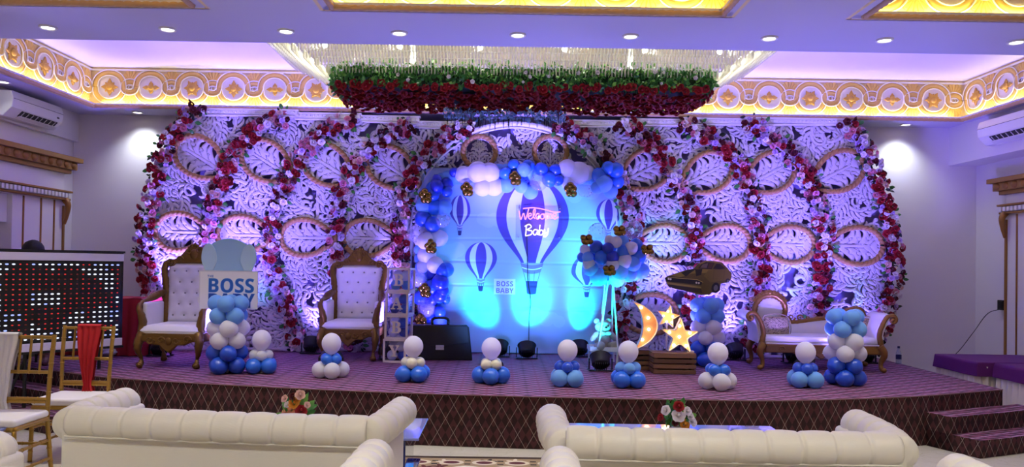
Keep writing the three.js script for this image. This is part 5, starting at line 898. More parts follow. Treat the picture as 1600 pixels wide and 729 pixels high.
/* ---------- chandelier with flowers ---------- */
{
  seed(111);
  const zc = -8.5, t = thing('chandelier', 'wide crystal chandelier dressed with greenery and red and blue flowers, under the ceiling tray', 'chandelier', V(0.18, 3.44, zc));
  const X = 1.95, Z = 0.5, base = 3.44, h = 0.26;
  const rel = (y) => y - base;
  mesh('inner_box', box(X * 2 - 0.12, h - 0.06, Z * 2 - 0.12, 0, h / 2 + 0.03, 0), mats.leafDark, t);
  mesh('top_frame', [box(5.4, 0.03, 2.0, 0, rel(TRAY) - 0.02, 0), box(0.06, rel(TRAY) - h, 0.06, -1.2, (rel(TRAY) + h) / 2, 0), box(0.06, rel(TRAY) - h, 0.06, 1.2, (rel(TRAY) + h) / 2, 0)], mats.steel, t);
  // tiers of hanging crystal rods, each tier longer and wider than the one below
  const rod = lathe([[0, 0], [0.006, 0.012], [0.009, 0.05], [0.005, 0.085], [0, 0.095]], 6), tiers = 8, spots = [];
  for (let k = 0; k < tiers; k++) {
    const q = k / (tiers - 1), hx = X + 0.08 + q * 0.72, hz = Z + 0.05 + q * 0.45, y = h - 0.1 + q * (rel(TRAY) - h - 0.06);
    for (let x = -hx; x <= hx; x += 0.034) for (const z of [-hz, hz]) spots.push([x, y, z]);
    for (let z = -hz; z <= hz; z += 0.034) for (const x of [-hx, hx]) spots.push([x, y, z]);
    mesh('tier_rail', [box(hx * 2, 0.008, 0.008, 0, y + 0.095, hz), box(hx * 2, 0.008, 0.008, 0, y + 0.095, -hz), box(0.008, 0.008, hz * 2, hx, y + 0.095, 0), box(0.008, 0.008, hz * 2, -hx, y + 0.095, 0)], mats.steel, t);
  }
  const im = new THREE.InstancedMesh(rod, mats.crystal, spots.length), mm = new THREE.Matrix4(); spots.forEach(([x, y, z], i) => im.setMatrixAt(i, mm.makeTranslation(x, y, z).multiply(new THREE.Matrix4().makeScale(1.2, 1, 1.2)))); im.name = 'crystal_drops'; im.userData.kind = 'stuff'; t.add(im);
  const lamp = (x, z) => { const l = new THREE.PointLight(new THREE.Color(1, 0.95, 0.8), 1.3, 0, 2); l.position.set(0.18 + x, base + 0.5, zc + z); l.shadow.radius = 2; scene.add(l); mesh('bulb', sph(0.03, x, 0.5, z, 1, 1, 1, 10), G(new THREE.Color(1, 0.95, 0.82), 8), t); };
  for (const x of [-2.1, -1.3, -0.45, 0.45, 1.3, 2.1]) lamp(x, 0.35);
  // greenery on the box, red roses round its foot, dark roses under it, blue blossom in the middle
  const rim = (y0, y1, o) => { const u = rnd(), per4 = 2 * (X + Z) * 2; let s = u * per4; if (s < 2 * X || u > 0.999) return V(-X + s, rnd(y0, y1), Z + rnd(o)); s -= 2 * X; if (s < 2 * Z) return V(X + rnd(o), rnd(y0, y1), Z - s); s -= 2 * Z; if (s < 2 * X) return V(X - s, rnd(y0, y1), -Z - rnd(o)); s -= 2 * X; return V(-X - rnd(o), rnd(y0, y1), -Z + s); };
  scatterLeaves(3600, () => ({ p: rim(0.04, h + 0.02, 0.06), s: rnd(0.045, 0.08), r: [rnd(-1.5, 1.5), rnd(6.28), rnd(6.28)] }), mats.leaf, t);
  scatterLeaves(1500, () => ({ p: rim(0.05, h + 0.02, 0.09), s: rnd(0.035, 0.065), r: [rnd(-1.5, 1.5), rnd(6.28), rnd(6.28)] }), mats.leafLight, t, 'light_foliage');
  for (let i = 0; i < 46; i++) { const o = mesh('white_blossom', roses[i % 3], roseMats.white, t, rim(0.08, h + 0.02, 0.02).add(V(0, 0, 0.07))); o.scale.setScalar(rnd(0.014, 0.026)); o.rotation.y = rnd(-0.6, 0.6); }
  for (let i = 0; i < 56; i++) { const o = mesh('red_rose', roses[i % 3], roseMats.red, t, V(-X + (i + rnd()) / 56 * 2 * X, rnd(0.02, 0.07), Z + 0.05)); o.scale.setScalar(rnd(0.035, 0.05)); o.rotation.set(rnd(-0.2, 0.6), rnd(-0.5, 0.5), rnd(6)); }
  for (const x of [-X - 0.03, X + 0.03]) for (let i = 0; i < 12; i++) { const o = mesh('red_rose', roses[i % 3], roseMats.red, t, V(x, rnd(0.0, 0.07), -Z + (i + 0.5) / 12 * 2 * Z)); o.scale.setScalar(0.045); o.rotation.y = Math.sign(x) * 1.4; }
  const under = new THREE.InstancedMesh(roses[0], roseMats.under, 900), e = new THREE.Euler(), qn = new THREE.Quaternion();
  for (let i = 0; i < 900; i++) { const s = rnd(0.035, 0.05); under.setMatrixAt(i, mm.compose(V(rnd(-X + 0.02, X - 0.02), rnd(-0.03, 0.03), rnd(-Z + 0.02, Z)), qn.setFromEuler(e.set(Math.PI / 2 + rnd(-0.6, 0.6), rnd(-0.4, 0.4), 0)), V(s, s, s))); }
  under.name = 'underside_roses'; under.userData.kind = 'stuff'; t.add(under);
  const blue = new THREE.InstancedMesh(roses[1], roseMats.blue, 420);
  for (let i = 0; i < 420; i++) { const s = rnd(0.014, 0.026); blue.setMatrixAt(i, mm.compose(V(rnd(-0.87, 0.52), rnd(-0.14, 0.0), rnd(-Z + 0.02, -Z + 0.3)), qn.setFromEuler(e.set(rnd(6), rnd(6), 0)), V(s, s, s))); }
  blue.name = 'blue_blossom'; blue.userData.kind = 'stuff'; t.add(blue);
  const st = []; for (let i = 0; i < 90; i++) { const x = rnd(-0.87, 0.52), z = rnd(-Z + 0.02, -Z + 0.28); st.push(box(0.004, rnd(0.06, 0.14), 0.004, x, -0.14 - rnd(0.02), z)); }
  const sg = mesh('hanging_sprays', st, mats.leafDark, t); sg.userData.kind = 'stuff';
}

/* ---------- left: LED booth, person, red cloth; right: tables, bottle ---------- */
{
  const A = V(-4.1, 0, -8.32), Bp = V(-4.82, 0, -7.42), dir = Bp.clone().sub(A).normalize(), L = 2.05, mid = A.clone().addScaledVector(dir, L / 2), turn = Math.atan2(-dir.z, dir.x) + Math.PI;
  const y0 = 0.69, y1 = 1.72, h = y1 - y0, t = thing('led_booth', 'booth front with a glowing matrix of red and white light dots between pale strips', 'light panel', V(mid.x, 0, mid.z), turn);
  const cols = 34, rows = 16;
  const dots = (glow) => canvasTex(1360, 640, (c, w, hh) => {
    c.fillStyle = '#030304'; c.fillRect(0, 0, w, hh); seed(121);
    for (let j = 0; j < rows; j++) for (let i = 0; i < cols; i++) {
      const u = (i - 21.5) / 6.4, v = (7.6 - j) / 5.6, heart = (u * u + v * v - 1) ** 3 - u * u * v * v * v;
      const white = heart > 0 ? noise(i * 0.31, j * 0.43, 3) + (j < 4 || j > 10 ? 0.18 : -0.02) > 0.02 : Math.abs(j - 7) < 2 && Math.abs(i - 21) < 3;
      if (!glow) { c.fillStyle = '#15151a'; } else c.fillStyle = white ? (rnd() < 0.75 ? '#dfe6ff' : '#9aa8ff') : rnd() < 0.82 ? '#b3231f' : '#54120f';
      c.beginPath(); c.ellipse((i + 0.5) * 40, (j + 0.5) * 40, white || !glow ? 11 : 7, white || !glow ? 6.5 : 5, 0, 0, 7); c.fill();
    }
  }, { wrap: false });
  const em = dots(true), b = new THREE.MeshPhysicalMaterial({ color: 0x060608, roughness: 0.3, emissive: 0xffffff, emissiveMap: em, emissiveIntensity: 1.35 });
  mesh('dot_matrix', new THREE.PlaneGeometry(L - 0.06, h - 0.24).translate(0, y0 + h / 2, 0.031), b, t);
  mesh('panel_case', box(L, h - 0.02, 0.06, 0, y0 + h / 2, 0), mats.blackGloss, t);
  for (const y of [y0 + 0.065, y1 - 0.065]) mesh('pale_strip', rbox(L, 0.08, 0.075, 0, y, 0.004, 0.006), M(0xd9d2ea, 0.25), t);
  for (const y of [y0 + 0.012, y1 - 0.008]) mesh('edge_strip', box(L + 0.02, 0.022, 0.09, 0, y, 0), mats.black, t);
  mesh('counter', box(L, 0.025, 0.4, 0, y1 - 0.02, -0.22), mats.black, t);
  for (const [x, f] of [[L / 2 - 0.22, ST], [0.1, ST / 3], [-L / 2 + 0.2, 0]]) mesh('leg', [tube([[x, y0, 0], [x - 0.0, f + 0.01, 0]], 0.018, 4, 8), tube([[x, y0 - 0.04, 0], [x - 0.12, Math.max(f, y0 - 0.35), 0]], 0.012, 4, 6)], mats.black, t);
  const l = new THREE.RectAreaLight(new THREE.Color(0.8, 0.5, 0.75), 0.35, L, h - 0.24); l.position.set(mid.x + Math.sin(turn) * 0.05, y0 + h / 2, mid.z + Math.cos(turn) * 0.05); l.lookAt(l.position.clone().add(V(Math.sin(turn), 0, Math.cos(turn)))); scene.add(l);
}
{ // person seated behind the booth: only the top of the head shows
  const hd = at(52, 393, 8.75), t = thing('person', 'person with short black hair sitting behind the light panel', 'person', V(hd.x, ST, hd.z), 0.5);
  const y = hd.y - ST, J = { hip: [0, y - 0.82, 0], chest: [0, y - 0.42, 0.02], neck: [0, y - 0.2, 0.03], head: [0, y - 0.02, 0.06], chin: [0, y - 0.09, 0.09] };
  const bones = [[J.hip, J.chest, 0.14, 0.16], [J.chest, J.neck, 0.15, 0.06], [J.neck, J.head, 0.058, 0.075], [J.head, [0, y + 0.02, 0.045], 0.088, 0.09], [J.head, J.chin, 0.08, 0.055]];
  for (const s of [-1, 1]) bones.push([[s * 0.14, y - 0.29, 0.02], [s * 0.22, y - 0.54, 0.05], 0.062, 0.045], [[s * 0.22, y - 0.54, 0.05], [s * 0.16, y - 0.6, 0.28], 0.042, 0.032], [[s * 0.1, y - 0.84, 0], [s * 0.15, y - 0.84, 0.4], 0.085, 0.062], [[s * 0.15, y - 0.84, 0.4], [s * 0.15, 0.08, 0.38], 0.058, 0.038], [[s * 0.15, 0.05, 0.36], [s * 0.16, 0.035, 0.52], 0.04, 0.03], [[0, y - 0.32, 0.02], [s * 0.14, y - 0.29, 0.02], 0.08, 0.06]);
  const N = 72, S = 0.78, mc = new MarchingCubes(N, M(0x7a5644, 0.6), false, false, 90000); mc.isolation = 0; const cy = y / 2 + 0.03;
  const cap = (p, [a, b, r0, r1]) => { const ab = [b[0] - a[0], b[1] - a[1], b[2] - a[2]], ap = [p[0] - a[0], p[1] - a[1], p[2] - a[2]], q = Math.max(0, Math.min(1, (ab[0] * ap[0] + ab[1] * ap[1] + ab[2] * ap[2]) / (ab[0] ** 2 + ab[1] ** 2 + ab[2] ** 2))); return Math.hypot(ap[0] - ab[0] * q, ap[1] - ab[1] * q, ap[2] - ab[2] * q) - r0 - (r1 - r0) * q; };
  for (let k = 0; k < N; k++) for (let j = 0; j < N; j++) for (let i = 0; i < N; i++) { const p = [(i / N * 2 - 1) * S, (j / N * 2 - 1) * S + cy, (k / N * 2 - 1) * S + 0.2]; let d = 0, s = 0; for (const b of bones) s += Math.exp(-cap(p, b) * 45); d = -Math.log(s + 1e-30) / 45; mc.field[k * N * N + j * N + i] = -d; }
  mc.update(); const n = mc.count, g = new THREE.BufferGeometry(); g.setAttribute('position', new THREE.BufferAttribute(mc.positionArray.slice(0, n * 3), 3)); g.setAttribute('normal', new THREE.BufferAttribute(mc.normalArray.slice(0, n * 3), 3)); g.scale(S, S, S).translate(0, cy, 0.2); g.computeVertexNormals();
  mesh('body', g, M(0x7a5644, 0.6), t);
  mesh('hair', grid(24, 14, (u, v) => { const a = u * 6.283, b = v * 1.75, r = 0.122 + 0.005 * noise(Math.cos(a) * 6, b * 6, Math.sin(a) * 6); return [Math.sin(b) * Math.cos(a) * r * 0.95, Math.cos(b) * r + y + 0.012, Math.sin(b) * Math.sin(a) * r * 1.1 + 0.035]; }), M(0x0a0808, 0.6, 0, D2), t);
  for (const s of [-1, 1]) mesh('ear', sph(0.022, s * 0.094, y - 0.04, 0.05, 0.5, 1.2, 0.8, 10), M(0x7a5644, 0.6), t);
  mesh('face', [sph(0.012, -0.032, y - 0.035, 0.142, 1.2, 0.7, 0.5, 8), sph(0.012, 0.032, y - 0.035, 0.142, 1.2, 0.7, 0.5, 8)], mats.black, t); mesh('nose', sph(0.014, 0, y - 0.06, 0.15, 0.9, 1.4, 1, 8), M(0x7a5644, 0.6), t);
  mesh('shirt', grid(28, 12, (u, v) => { const a = u * 6.283, q = v; const r = 0.175 + 0.04 * Math.sin(q * 2.2); return [Math.cos(a) * r * 1.05, y - 0.85 + q * 0.5, Math.sin(a) * r * 0.95 + 0.01]; }), M(0x20242e, 0.8, 0, D2), t);
  const st = thing('stool', 'plain dark stool behind the light panel', 'stool', V(hd.x, ST, hd.z - 0.02)); mesh('seat', cyl(0.17, 0.17, 0.05, 0, y - 0.95, 0, 20), mats.black, st); for (const [a, b] of [[1, 1], [1, -1], [-1, 1], [-1, -1]]) mesh('leg', cyl(0.014, 0.014, y - 0.97, a * 0.12, (y - 0.97) / 2, b * 0.12, 8), mats.black, st);
}
{ // low table under a red cloth beside the booth
  const t = thing('draped_table', 'low table under a red cloth behind the light panel', 'table', V(-4.95, ST, -9.62));
  const hw = 0.62, hd = 0.3, hh = 0.68;
  mesh('table_frame', box(hw * 2 - 0.06, hh - 0.03, hd * 2 - 0.06, 0, (hh - 0.03) / 2, 0), mats.wood, t);
  const c = thing('red_cloth', 'red cloth hanging in folds over the low table beside the throne chair', 'cloth', V(-4.95, ST, -9.62));
  const per1 = (s) => { const P = 4 * (hw + hd); let q = s * P; if (q < 2 * hw) return [-hw + q, hd, 0, 1]; q -= 2 * hw; if (q < 2 * hd) return [hw, hd - q, 1, 0]; q -= 2 * hd; if (q < 2 * hw) return [hw - q, -hd, 0, -1]; q -= 2 * hw; return [-hw, -hd + q, -1, 0]; };
  mesh('hanging', grid(220, 8, (u, v) => { const [x, z, nx, nz] = per1(u % 1), f = (1 - v) * (0.045 + 0.03 * Math.sin(u * 170) + 0.03 * noise(u * 30, 1, 1)); return [x + nx * f, 0.01 + v * hh, z + nz * f]; }), mats.red, c);
  mesh('top', grid(20, 10, (u, v) => [(u - 0.5) * 2 * hw, hh + 0.012 + 0.012 * noise(u * 6, v * 4, 2), -(v - 0.5) * 2 * hd]), mats.red, c);
}
function skirtedTable(x0, x1, z0, z1, label, clothLabel) {
  const h = 0.655, t = thing('skirted_table', label, 'table', V((x0 + x1) / 2, 0, (z0 + z1) / 2), 0, null), hw = (x1 - x0) / 2, hd = (z1 - z0) / 2;
  mesh('table_top', box(hw * 2, 0.03, hd * 2, 0, h - 0.02, 0), mats.wood, t);
  for (const [a, b] of [[1, 1], [1, -1], [-1, 1], [-1, -1]]) mesh('leg', cyl(0.02, 0.02, h - 0.03, a * (hw - 0.08), (h - 0.03) / 2, b * (hd - 0.08), 8), mats.steel, t);
  const ring = (s) => { let q = s * (2 * hd + 2 * hw + 2 * hd); if (q < 2 * hd) return [-hw, -hd + q, -1, 0]; q -= 2 * hd; if (q < 2 * hw) return [-hw + q, hd, 0, 1]; q -= 2 * hw; return [hw, hd - q, 1, 0]; };
  mesh('pleated_skirt', grid(420, 4, (u, v) => { const [x, z, nx, nz] = ring(Math.min(0.9999, u)), f = 0.012 + (1 - v * 0.5) * 0.022 * (1 + Math.sin(u * (4 * hd + 2 * hw) * 6.283 / 0.09)) + (1 - v) * 0.03; return [x + nx * f, 0.01 + v * (h - 0.05), z + nz * f]; }), mats.skirt, t);
  const c = thing('purple_cloth', clothLabel, 'tablecloth', V((x0 + x1) / 2, h, (z0 + z1) / 2), 0, null);
  const W = hw + 0.035, D = hd + 0.03;
  mesh('cloth', grid(60, 60, (u, v) => { const a = (u - 0.5) * 2 * (W + 0.15), b = (v - 0.5) * 2 * (D + 0.15), ox = Math.max(0, Math.abs(a) - W), oz = Math.max(0, Math.abs(b) - D); const x = Math.sign(a) * (Math.min(Math.abs(a), W) + ox * 0.12), z = Math.sign(b) * (Math.min(Math.abs(b), D) + oz * 0.12); return [x, 0.006 - Math.max(ox, oz) * 1.0 + 0.004 * noise(a * 3, b * 3, 1), -z + 0.02 * (ox > 0 || oz > 0 ? noise(a * 4, b * 4, 7) : 0)]; }), mats.purple, c);
}
skirtedTable(5.2, 6.36, -9.12, -8.36, 'rear table with pleated white skirt beside the stage', 'purple cloth over the rear skirted table, next to the rear wall');
skirtedTable(5.36, 6.36, -8.26, -7.5, 'front table with pleated white skirt behind the stage steps', 'purple cloth over the front skirted table, above the stage steps');
{
  const p = onStage(1404, 568), t = thing('water_bottle', 'small water bottle with dark label on the rear stage corner', 'bottle', V(p.x, ST, p.z));
  mesh('bottle_body', lathe([[0, 0], [0.032, 0], [0.034, 0.01], [0.034, 0.13], [0.03, 0.15], [0.014, 0.185], [0.014, 0.2], [0, 0.2]], 20), M(0xe4eef6, 0.1, 0, { transmission: 0.8, thickness: 0, side: THREE.DoubleSide }), t); mesh('label', lathe([[0.0347, 0.06], [0.0347, 0.115]], 20), M(0x1a2350, 0.5, 0, D2), t); mesh('cap', cyl(0.016, 0.016, 0.024, 0, 0.21, 0, 14), M(0x202a60, 0.4), t);
}
{ // things lying on the left corner of the stage
  const p = onStage(163, 556), t = thing('bottle_bag', 'crumpled clear bag lying on the stage behind the red sash chair', 'bag', V(p.x, ST, p.z));
  mesh('bag', grid(28, 14, (u, v) => { const a = u * 6.283, b = v * 3.1416, r = 0.1 * (1 + 0.35 * noise(Math.cos(a) * 3, b * 3, Math.sin(a) * 3)); return [Math.sin(b) * Math.cos(a) * r * 1.5, 0.05 + Math.cos(b) * r * 0.5, Math.sin(b) * Math.sin(a) * r]; }), M(0xe8e6ee, 0.25, 0, { transmission: 0.4, thickness: 0, side: THREE.DoubleSide }), t);
}

/* ---------- gold chairs ---------- */
const bamboo = (pts, r, rings) => { const c = curve(pts), gs = [vtube(c, () => r, 20, 9)]; for (let i = 1; i <= rings; i++) { const q = i / (rings + 1), p = c.getPointAt(q), tn = c.getTangentAt(q), g = new THREE.TorusGeometry(r, r * 0.28, 6, 14); g.applyQuaternion(new THREE.Quaternion().setFromUnitVectors(V(0, 0, 1), tn)); gs.push(g.translate(p.x, p.y, p.z)); } return gs; };
function goldChair(label, pos, turn) {                               // the seat faces +z
  const t = thing('banquet_chair', label, 'chair', pos, turn, 'gold bamboo-style banquet chairs'), w = 0.2, H = 1.06, y = 0.455;
  for (const s of [-1, 1]) { mesh('rear_leg', bamboo([[s * w, 0, -0.27], [s * w, 0.3, -0.22], [s * w, y, -0.2], [s * (w + 0.008), 0.8, -0.215], [s * (w + 0.012), H, -0.25]], 0.0165, 9), mats.brass, t); mesh('front_leg', bamboo([[s * (w + 0.005), 0, 0.22], [s * (w + 0.005), y - 0.03, 0.2]], 0.0165, 4), mats.brass, t); }
  for (const [yy, z] of [[H - 0.02, -0.245], [H - 0.28, -0.214], [H - 0.48, -0.2]]) mesh('back_rail', bamboo([[-w, yy, z], [0, yy, z - 0.012], [w, yy, z]], 0.0135, 4), mats.brass, t);
  mesh('lower_rail', bamboo([[-w, 0.56, -0.203], [w, 0.56, -0.203]], 0.0125, 3), mats.brass, t);
  for (const x of [-0.12, -0.04, 0.04, 0.12]) mesh('spindle', bamboo([[x, H - 0.03, -0.25], [x, H - 0.28, -0.22]], 0.0095, 2), mats.brass, t);
  mesh('seat_frame', [...bamboo([[-w, y - 0.02, 0.2], [w, y - 0.02, 0.2]], 0.019, 0), ...bamboo([[-w, y - 0.02, -0.2], [w, y - 0.02, -0.2]], 0.019, 0), ...bamboo([[-w, y - 0.02, -0.2], [-w, y - 0.02, 0.2]], 0.019, 0), ...bamboo([[w, y - 0.02, -0.2], [w, y - 0.02, 0.2]], 0.019, 0)], mats.brass, t);
  for (const [a, b] of [[[-w, 0.27, -0.225], [-w, 0.27, 0.205]], [[w, 0.27, -0.225], [w, 0.27, 0.205]], [[-w, 0.13, -0.25], [-w, 0.13, 0.21]], [[w, 0.13, -0.25], [w, 0.13, 0.21]], [[-w, 0.3, 0.205], [w, 0.3, 0.205]], [[-w, 0.24, -0.23], [w, 0.24, -0.23]]]) mesh('stretcher', bamboo([a, b], 0.0115, 3), mats.brass, t);
  mesh('cushion', rbox(0.43, 0.055, 0.43, 0, y + 0.022, 0.005, 0.024, 4), M(0xece8e8, 0.6), t);
  return t;
}
function sash(label, parent, color, x0) {                            // a strip over the top rail, gathered at the seat
  const t = thing('chair_sash', label, 'sash', parent.position.clone(), parent.rotation.y, null), m = M(color, 0.7, 0, D2);
  const f = (zz, k) => grid(28, 40, (u, v) => { const y = 0.5 + v * 0.56, n = 0.5 + 0.5 * Math.min(1, Math.abs(v - 0.14) * 1.6), w = 0.2 * (0.32 + 0.68 * Math.min(1, Math.max(0, v - 0.1) * 1.25)) * (v < 0.12 ? 1 + (0.12 - v) * 4 : 1); return [x0 - 0.02 * v + (u - 0.5) * w, y, zz(y) + k * (0.014 + 0.007 * Math.sin(u * 24))]; });
  const rz = (y) => -0.203 - 0.05 * Math.max(0, (y - 0.8) / 0.26) ** 1.3;
  mesh('front_fall', f((y) => rz(y) + 0.012, 1), m, t); mesh('rear_fall', f((y) => rz(y) - 0.012, -1), m, t);
  mesh('top_fold', grid(16, 8, (u, v) => { const a = v * Math.PI; return [x0 - 0.02 + (u - 0.5) * 0.2, 1.06 + Math.sin(a) * 0.015, rz(1.06) + Math.cos(a) * 0.03]; }), m, t);
}
{
  const a = at(131, 560, 6.62); const A = goldChair('gold bamboo-style chair with white cushion and red sash before the light panel', V(a.x, 0, -6.45), 0.0);
  A.scale.setScalar(1);
  const b = at(36, 560, 5.8); const Bc = copyOf(A, 'gold bamboo-style chair with white cushion and white sash, nearest at the left edge', V(b.x - 0.02, 0, -5.62), 0);
  sash('red sash draped over the back of the gold chair before the light panel', A, 0xb80f1c, 0.03); sash('white sash draped over the back of the nearer gold chair at the left edge', Bc, 0xe6e2e6, -0.13);
}

/* ---------- low glass tables with flowers, rug, sofas ---------- */
function lowTable(label, x, z, w, d, turn = 0) {
  const t = thing('glass_table', label, 'table', V(x, 0, z), turn, null);
  mesh('glass_top', rbox(w, 0.018, d, 0, 0.445, 0, 0.004), M(0xaab6ee, 0.04, 0, { clearcoat: 1, color: 0x8d9ae6 }), t);
  mesh('lower_shelf', rbox(w - 0.1, 0.02, d - 0.1, 0, 0.15, 0, 0.004), mats.glassBlue, t);
  for (const s of [-1, 1]) { mesh('side_panel', rbox(0.04, 0.43, d - 0.16, s * (w / 2 - 0.12), 0.217, 0, 0.006), M(0x16206a, 0.12, 0, { clearcoat: 1 }), t); mesh('base_foot', rbox(0.1, 0.02, d - 0.1, s * (w / 2 - 0.12), 0.01, 0, 0.004), mats.darkMetal, t); }
}
lowTable('blue glass low table in front of the left sofa', -1.47, -5.6, 1.84, 0.68);
lowTable('blue glass low table in front of the right sofa', 1.2, -5.5, 1.7, 0.68);
lowTable('dark blue glass low table beyond the nearer gold chair', -4.0, -5.2, 1.1, 0.7);
function bouquet(px, py, d, label, cols, sd) {
  seed(sd); const p = at(px, py, d), t = thing('flower_arrangement', label, 'flowers', V(p.x, 0.454, -d)), k = d / F;
  mesh('bowl', lathe([[0, 0], [0.045, 0], [0.06, 0.03], [0.05, 0.07], [0.046, 0.07], [0, 0.06]], 20), mats.steel, t);
  scatterLeaves(60, () => { const a = rnd(6.28), r = rnd(0.02, 0.08); return { p: V(Math.cos(a) * r, rnd(0.05, 0.2), Math.sin(a) * r), s: rnd(0.05, 0.09), r: [rnd(-1, 1), rnd(6), rnd(-1.2, 1.2)] }; }, mats.leaf, t);
  for (const [x, y, r, c, z] of cols) { const o = mesh('flower', roses[(x + y + 99) % 3], roseMats[c], t, V(x * k, p.y - 0.454 + y * k, z ?? 0.1)); o.scale.setScalar(r * k * 1.35); o.rotation.set(-0.5, x * 0.03, x); }
  scatterLeaves(16, () => { const a = rnd(6.28); return { p: V(Math.cos(a) * 0.08, rnd(0.06, 0.18), Math.sin(a) * 0.08), s: rnd(0.07, 0.11), r: [rnd(-0.4, 0.4), rnd(6), Math.cos(a) * -1.4] }; }, mats.leafLight, t, 'sprays');
}
bouquet(465, 640, 5.5, 'bouquet of peach, orange and red flowers on the table before the left sofa', [[-14, 21, 4.5, 'blush'], [9, 27, 6, 'blush'], [-1, 24, 5, 'dark'], [0, 14, 6.5, 'orange'], [-4, 4, 6, 'peach'], [11, 3, 7, 'red'], [20, 12, 4, 'blush'], [-12, 1, 5, 'peach'], [4, 20, 5, 'orange'], [-10, 12, 4, 'white']], 131);
bouquet(1058, 660, 5.5, 'bouquet of white, red and yellow flowers on the table before the right sofa', [[-22, 23, 6, 'white'], [-3, 29, 6.5, 'red'], [-3, 15, 8, 'white'], [10, 22, 5.5, 'white'], [18, 6, 6, 'white'], [6, 2, 6, 'orange'], [-30, 12, 4.5, 'red'], [9, -4, 4, 'orange'], [-8, 4, 4, 'dark'], [15, 14, 5, 'white']], 132);
{
  const rug = canvasTex(1600, 1100, (c, w, h) => {
    seed(141); c.fillStyle = '#a08a68'; c.fillRect(0, 0, w, h); c.fillStyle = '#3a2a22'; c.fillRect(0, 0, w, 26); c.fillRect(0, h - 26, w, 26); c.fillRect(0, 0, 26, h); c.fillRect(w - 26, 0, 26, h);
    for (let i = 0; i < 90; i++) { const x = 60 + rnd(w - 120), y = 60 + rnd(h - 120); c.fillStyle = ['#5c2a26', '#d8ccb0', '#2c2220', '#8a6a48'][i % 4]; c.save(); c.translate(x, y); c.rotate(rnd(3)); for (let k = 0; k < 5; k++) { c.rotate(1.256); c.beginPath(); c.ellipse(18, 0, 16, 8, 0, 0, 7); c.fill(); } c.restore(); }
    for (let x = 70; x < w; x += 120) for (const y of [80, h - 80]) { c.fillStyle = '#d4c8ac'; c.beginPath(); c.ellipse(x, y, 46, 30, 0, 0, 7); c.fill(); c.fillStyle = '#5c2a30'; c.beginPath(); c.ellipse(x, y, 30, 17, 0, 0, 7); c.fill(); c.fillStyle = '#1c1616'; c.fillRect(x + 48, y - 26, 22, 12); c.fillRect(x + 48, y + 14, 22, 12); }
    const ring = (rx, ry, f, lobes, amp) => { c.fillStyle = f; c.beginPath(); for (let i = 0; i <= 240; i++) { const a = i / 240 * 6.283, k = 1 + amp * Math.cos(a * lobes); c.lineTo(w / 2 + Math.cos(a) * rx * k, h / 2 + Math.sin(a) * ry * k); } c.fill(); };
    ring(560, 420, '#e0d8c6', 22, 0.03); ring(440, 320, '#9a8878', 18, 0.05); ring(400, 285, '#d8cdb8', 14, 0.05); ring(300, 210, '#6a3a34', 12, 0.06); ring(240, 165, '#d9cfba', 10, 0.07); ring(130, 90, '#3c2a26', 8, 0.1);
    for (let i = 0; i < 26000; i++) { c.fillStyle = `rgba(${rnd() < 0.5 ? '0,0,0' : '255,250,240'},0.07)`; c.fillRect(rnd(w), rnd(h), 3, 2); }
  }, { wrap: false });
  const t = thing('rug', 'patterned oriental rug with a pale medallion on the floor between the sofas', 'rug', V(-0.1, 0, -5.2));
  mesh('pile', new THREE.PlaneGeometry(3.6, 2.7).rotateX(-Math.PI / 2).translate(0, 0.0135, 0), M(0xffffff, 0.95, 0, { map: rug }), t); mesh('backing', box(3.6, 0.012, 2.7, 0, 0.0065, 0), M(0x5a4632, 0.9), t);
}
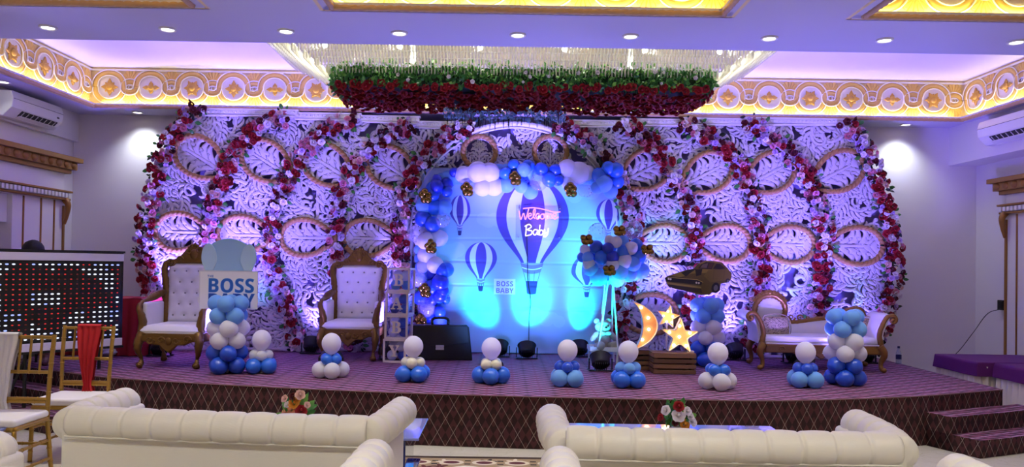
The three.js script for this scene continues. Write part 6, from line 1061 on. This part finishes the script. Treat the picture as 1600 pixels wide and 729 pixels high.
function sofa(label, pos, turn, W = 1.96, Dp = 0.8) {                 // the back is towards +z (towards the camera)
  const t = thing('tufted_sofa', label, 'sofa', pos, turn, 'white tufted roll-top sofas'), R = 0.095, H = 0.785, hw = W / 2;
  const path = (pts) => curve(pts.map((p) => V(...p)));
  const roll = (pts, seg, pitch, ends) => { const c = path(pts), L = c.getLength(), n = Math.round(L / pitch); return vtube(c, (q, a) => { const s = q * n, e = Math.abs(s - Math.round(s)) * pitch, fold = Math.abs(Math.sin(a * 1)) ; let r = R * (1 - 0.1 * Math.exp(-((e / 0.011) ** 2)) + 0.015 * Math.cos(s * 6.283 + 3.14) + 0.02 * noise(q * L * 9, Math.cos(a) * 2, Math.sin(a) * 2)); if (ends) r *= Math.sqrt(Math.min(1, Math.min(q, ends > 1 ? 1 : 1 - q + (ends === 1 ? 0 : 1)) * 16 + 0.35)); return r; }, seg, 22); };
  const y = H - R, zb = 0, zf = -Dp + 0.14;
  mesh('back_roll', roll([[-hw + R, y, zb - 0.02], [-hw / 2, y, zb], [hw / 2, y, zb], [hw - R, y, zb - 0.02]], 300, 0.17, 0), mats.cream, t);
  for (const s of [-1, 1]) {
    mesh('arm_roll', roll([[s * (hw - R + 0.0), y - 0.012, zb + 0.035], [s * (hw - 0.055), y, zb - 0.16], [s * (hw - 0.045), y + 0.006, zb - 0.42], [s * (hw - 0.045), y + 0.006, zf]], 130, 0.11, 1), mats.cream, t);
    mesh('arm_panel', rbox(0.12, H - 0.2, Dp - 0.14, s * (hw - 0.1), 0.1 + (H - 0.2) / 2, zf / 2 - 0.02, 0.03, 4), mats.cream, t);
    mesh('arm_facing', T(cyl(R * 0.8, R * 0.8, 0.02, 0, 0, 0, 24), s * (hw - 0.045), y, zf - 0.005, Math.PI / 2), mats.cream, t);
  }
  const wob = grid(60, 16, (u, v) => { const x = (u - 0.5) * (W - 0.14); return [x, 0.09 + v * (H - 0.09 - R * 1.55), 0.045 + 0.003 * noise(u * 12, v * 3, 3) - 0.006 * v]; });
  mesh('rear_panel', [wob, box(W - 0.14, H - 0.2, 0.08, 0, 0.09 + (H - 0.2) / 2, -0.0)], mats.cream, t);
  mesh('seam_piping', tube([[-hw + 0.1, H - R * 1.72, 0.062], [0, H - R * 1.74, 0.066], [hw - 0.1, H - R * 1.72, 0.062]], 0.006, 30, 6), mats.cream, t);
  mesh('seat_base', rbox(W - 0.16, 0.26, Dp - 0.12, 0, 0.22, zf / 2 - 0.03, 0.03, 3), mats.cream, t);
  for (let i = 0; i < 3; i++) mesh('seat_cushion', rbox((W - 0.3) / 3 - 0.006, 0.13, Dp - 0.24, ((i - 1) * (W - 0.3)) / 3, 0.41, zf / 2 - 0.05, 0.04, 4), mats.cream, t);
  mesh('inner_back', rbox(W - 0.28, 0.34, 0.1, 0, 0.57, -0.08, 0.04, 4), mats.cream, t);
  for (const sx of [-1, 1]) for (const z of [0.0, zf + 0.05]) mesh('leg', cyl(0.028, 0.02, 0.1, sx * (hw - 0.14), 0.05, z, 14), mats.blackGloss, t);
  return t;
}
{
  const s1 = sofa('white tufted sofa seen from behind at the left, beside the gold chairs', V(-1.62, 0, -4.42), -0.1);
  copyOf(s1, 'white tufted sofa at the right, seen from behind, before the stage steps', V(1.24, 0, -4.12), -0.02);
  copyOf(s1, 'nearest white tufted sofa at the left bottom edge, only its arm tops showing', V(-1.56, 0, -3.16), -0.03);
  copyOf(s1, 'nearest white tufted sofa at the right bottom edge, only its arm tops showing', V(1.21, 0, -3.02), -0.02);
}

scene.traverse((o) => { if (o.isMesh) { o.castShadow = true; o.receiveShadow = true; } });
renderer.render(scene, camera);
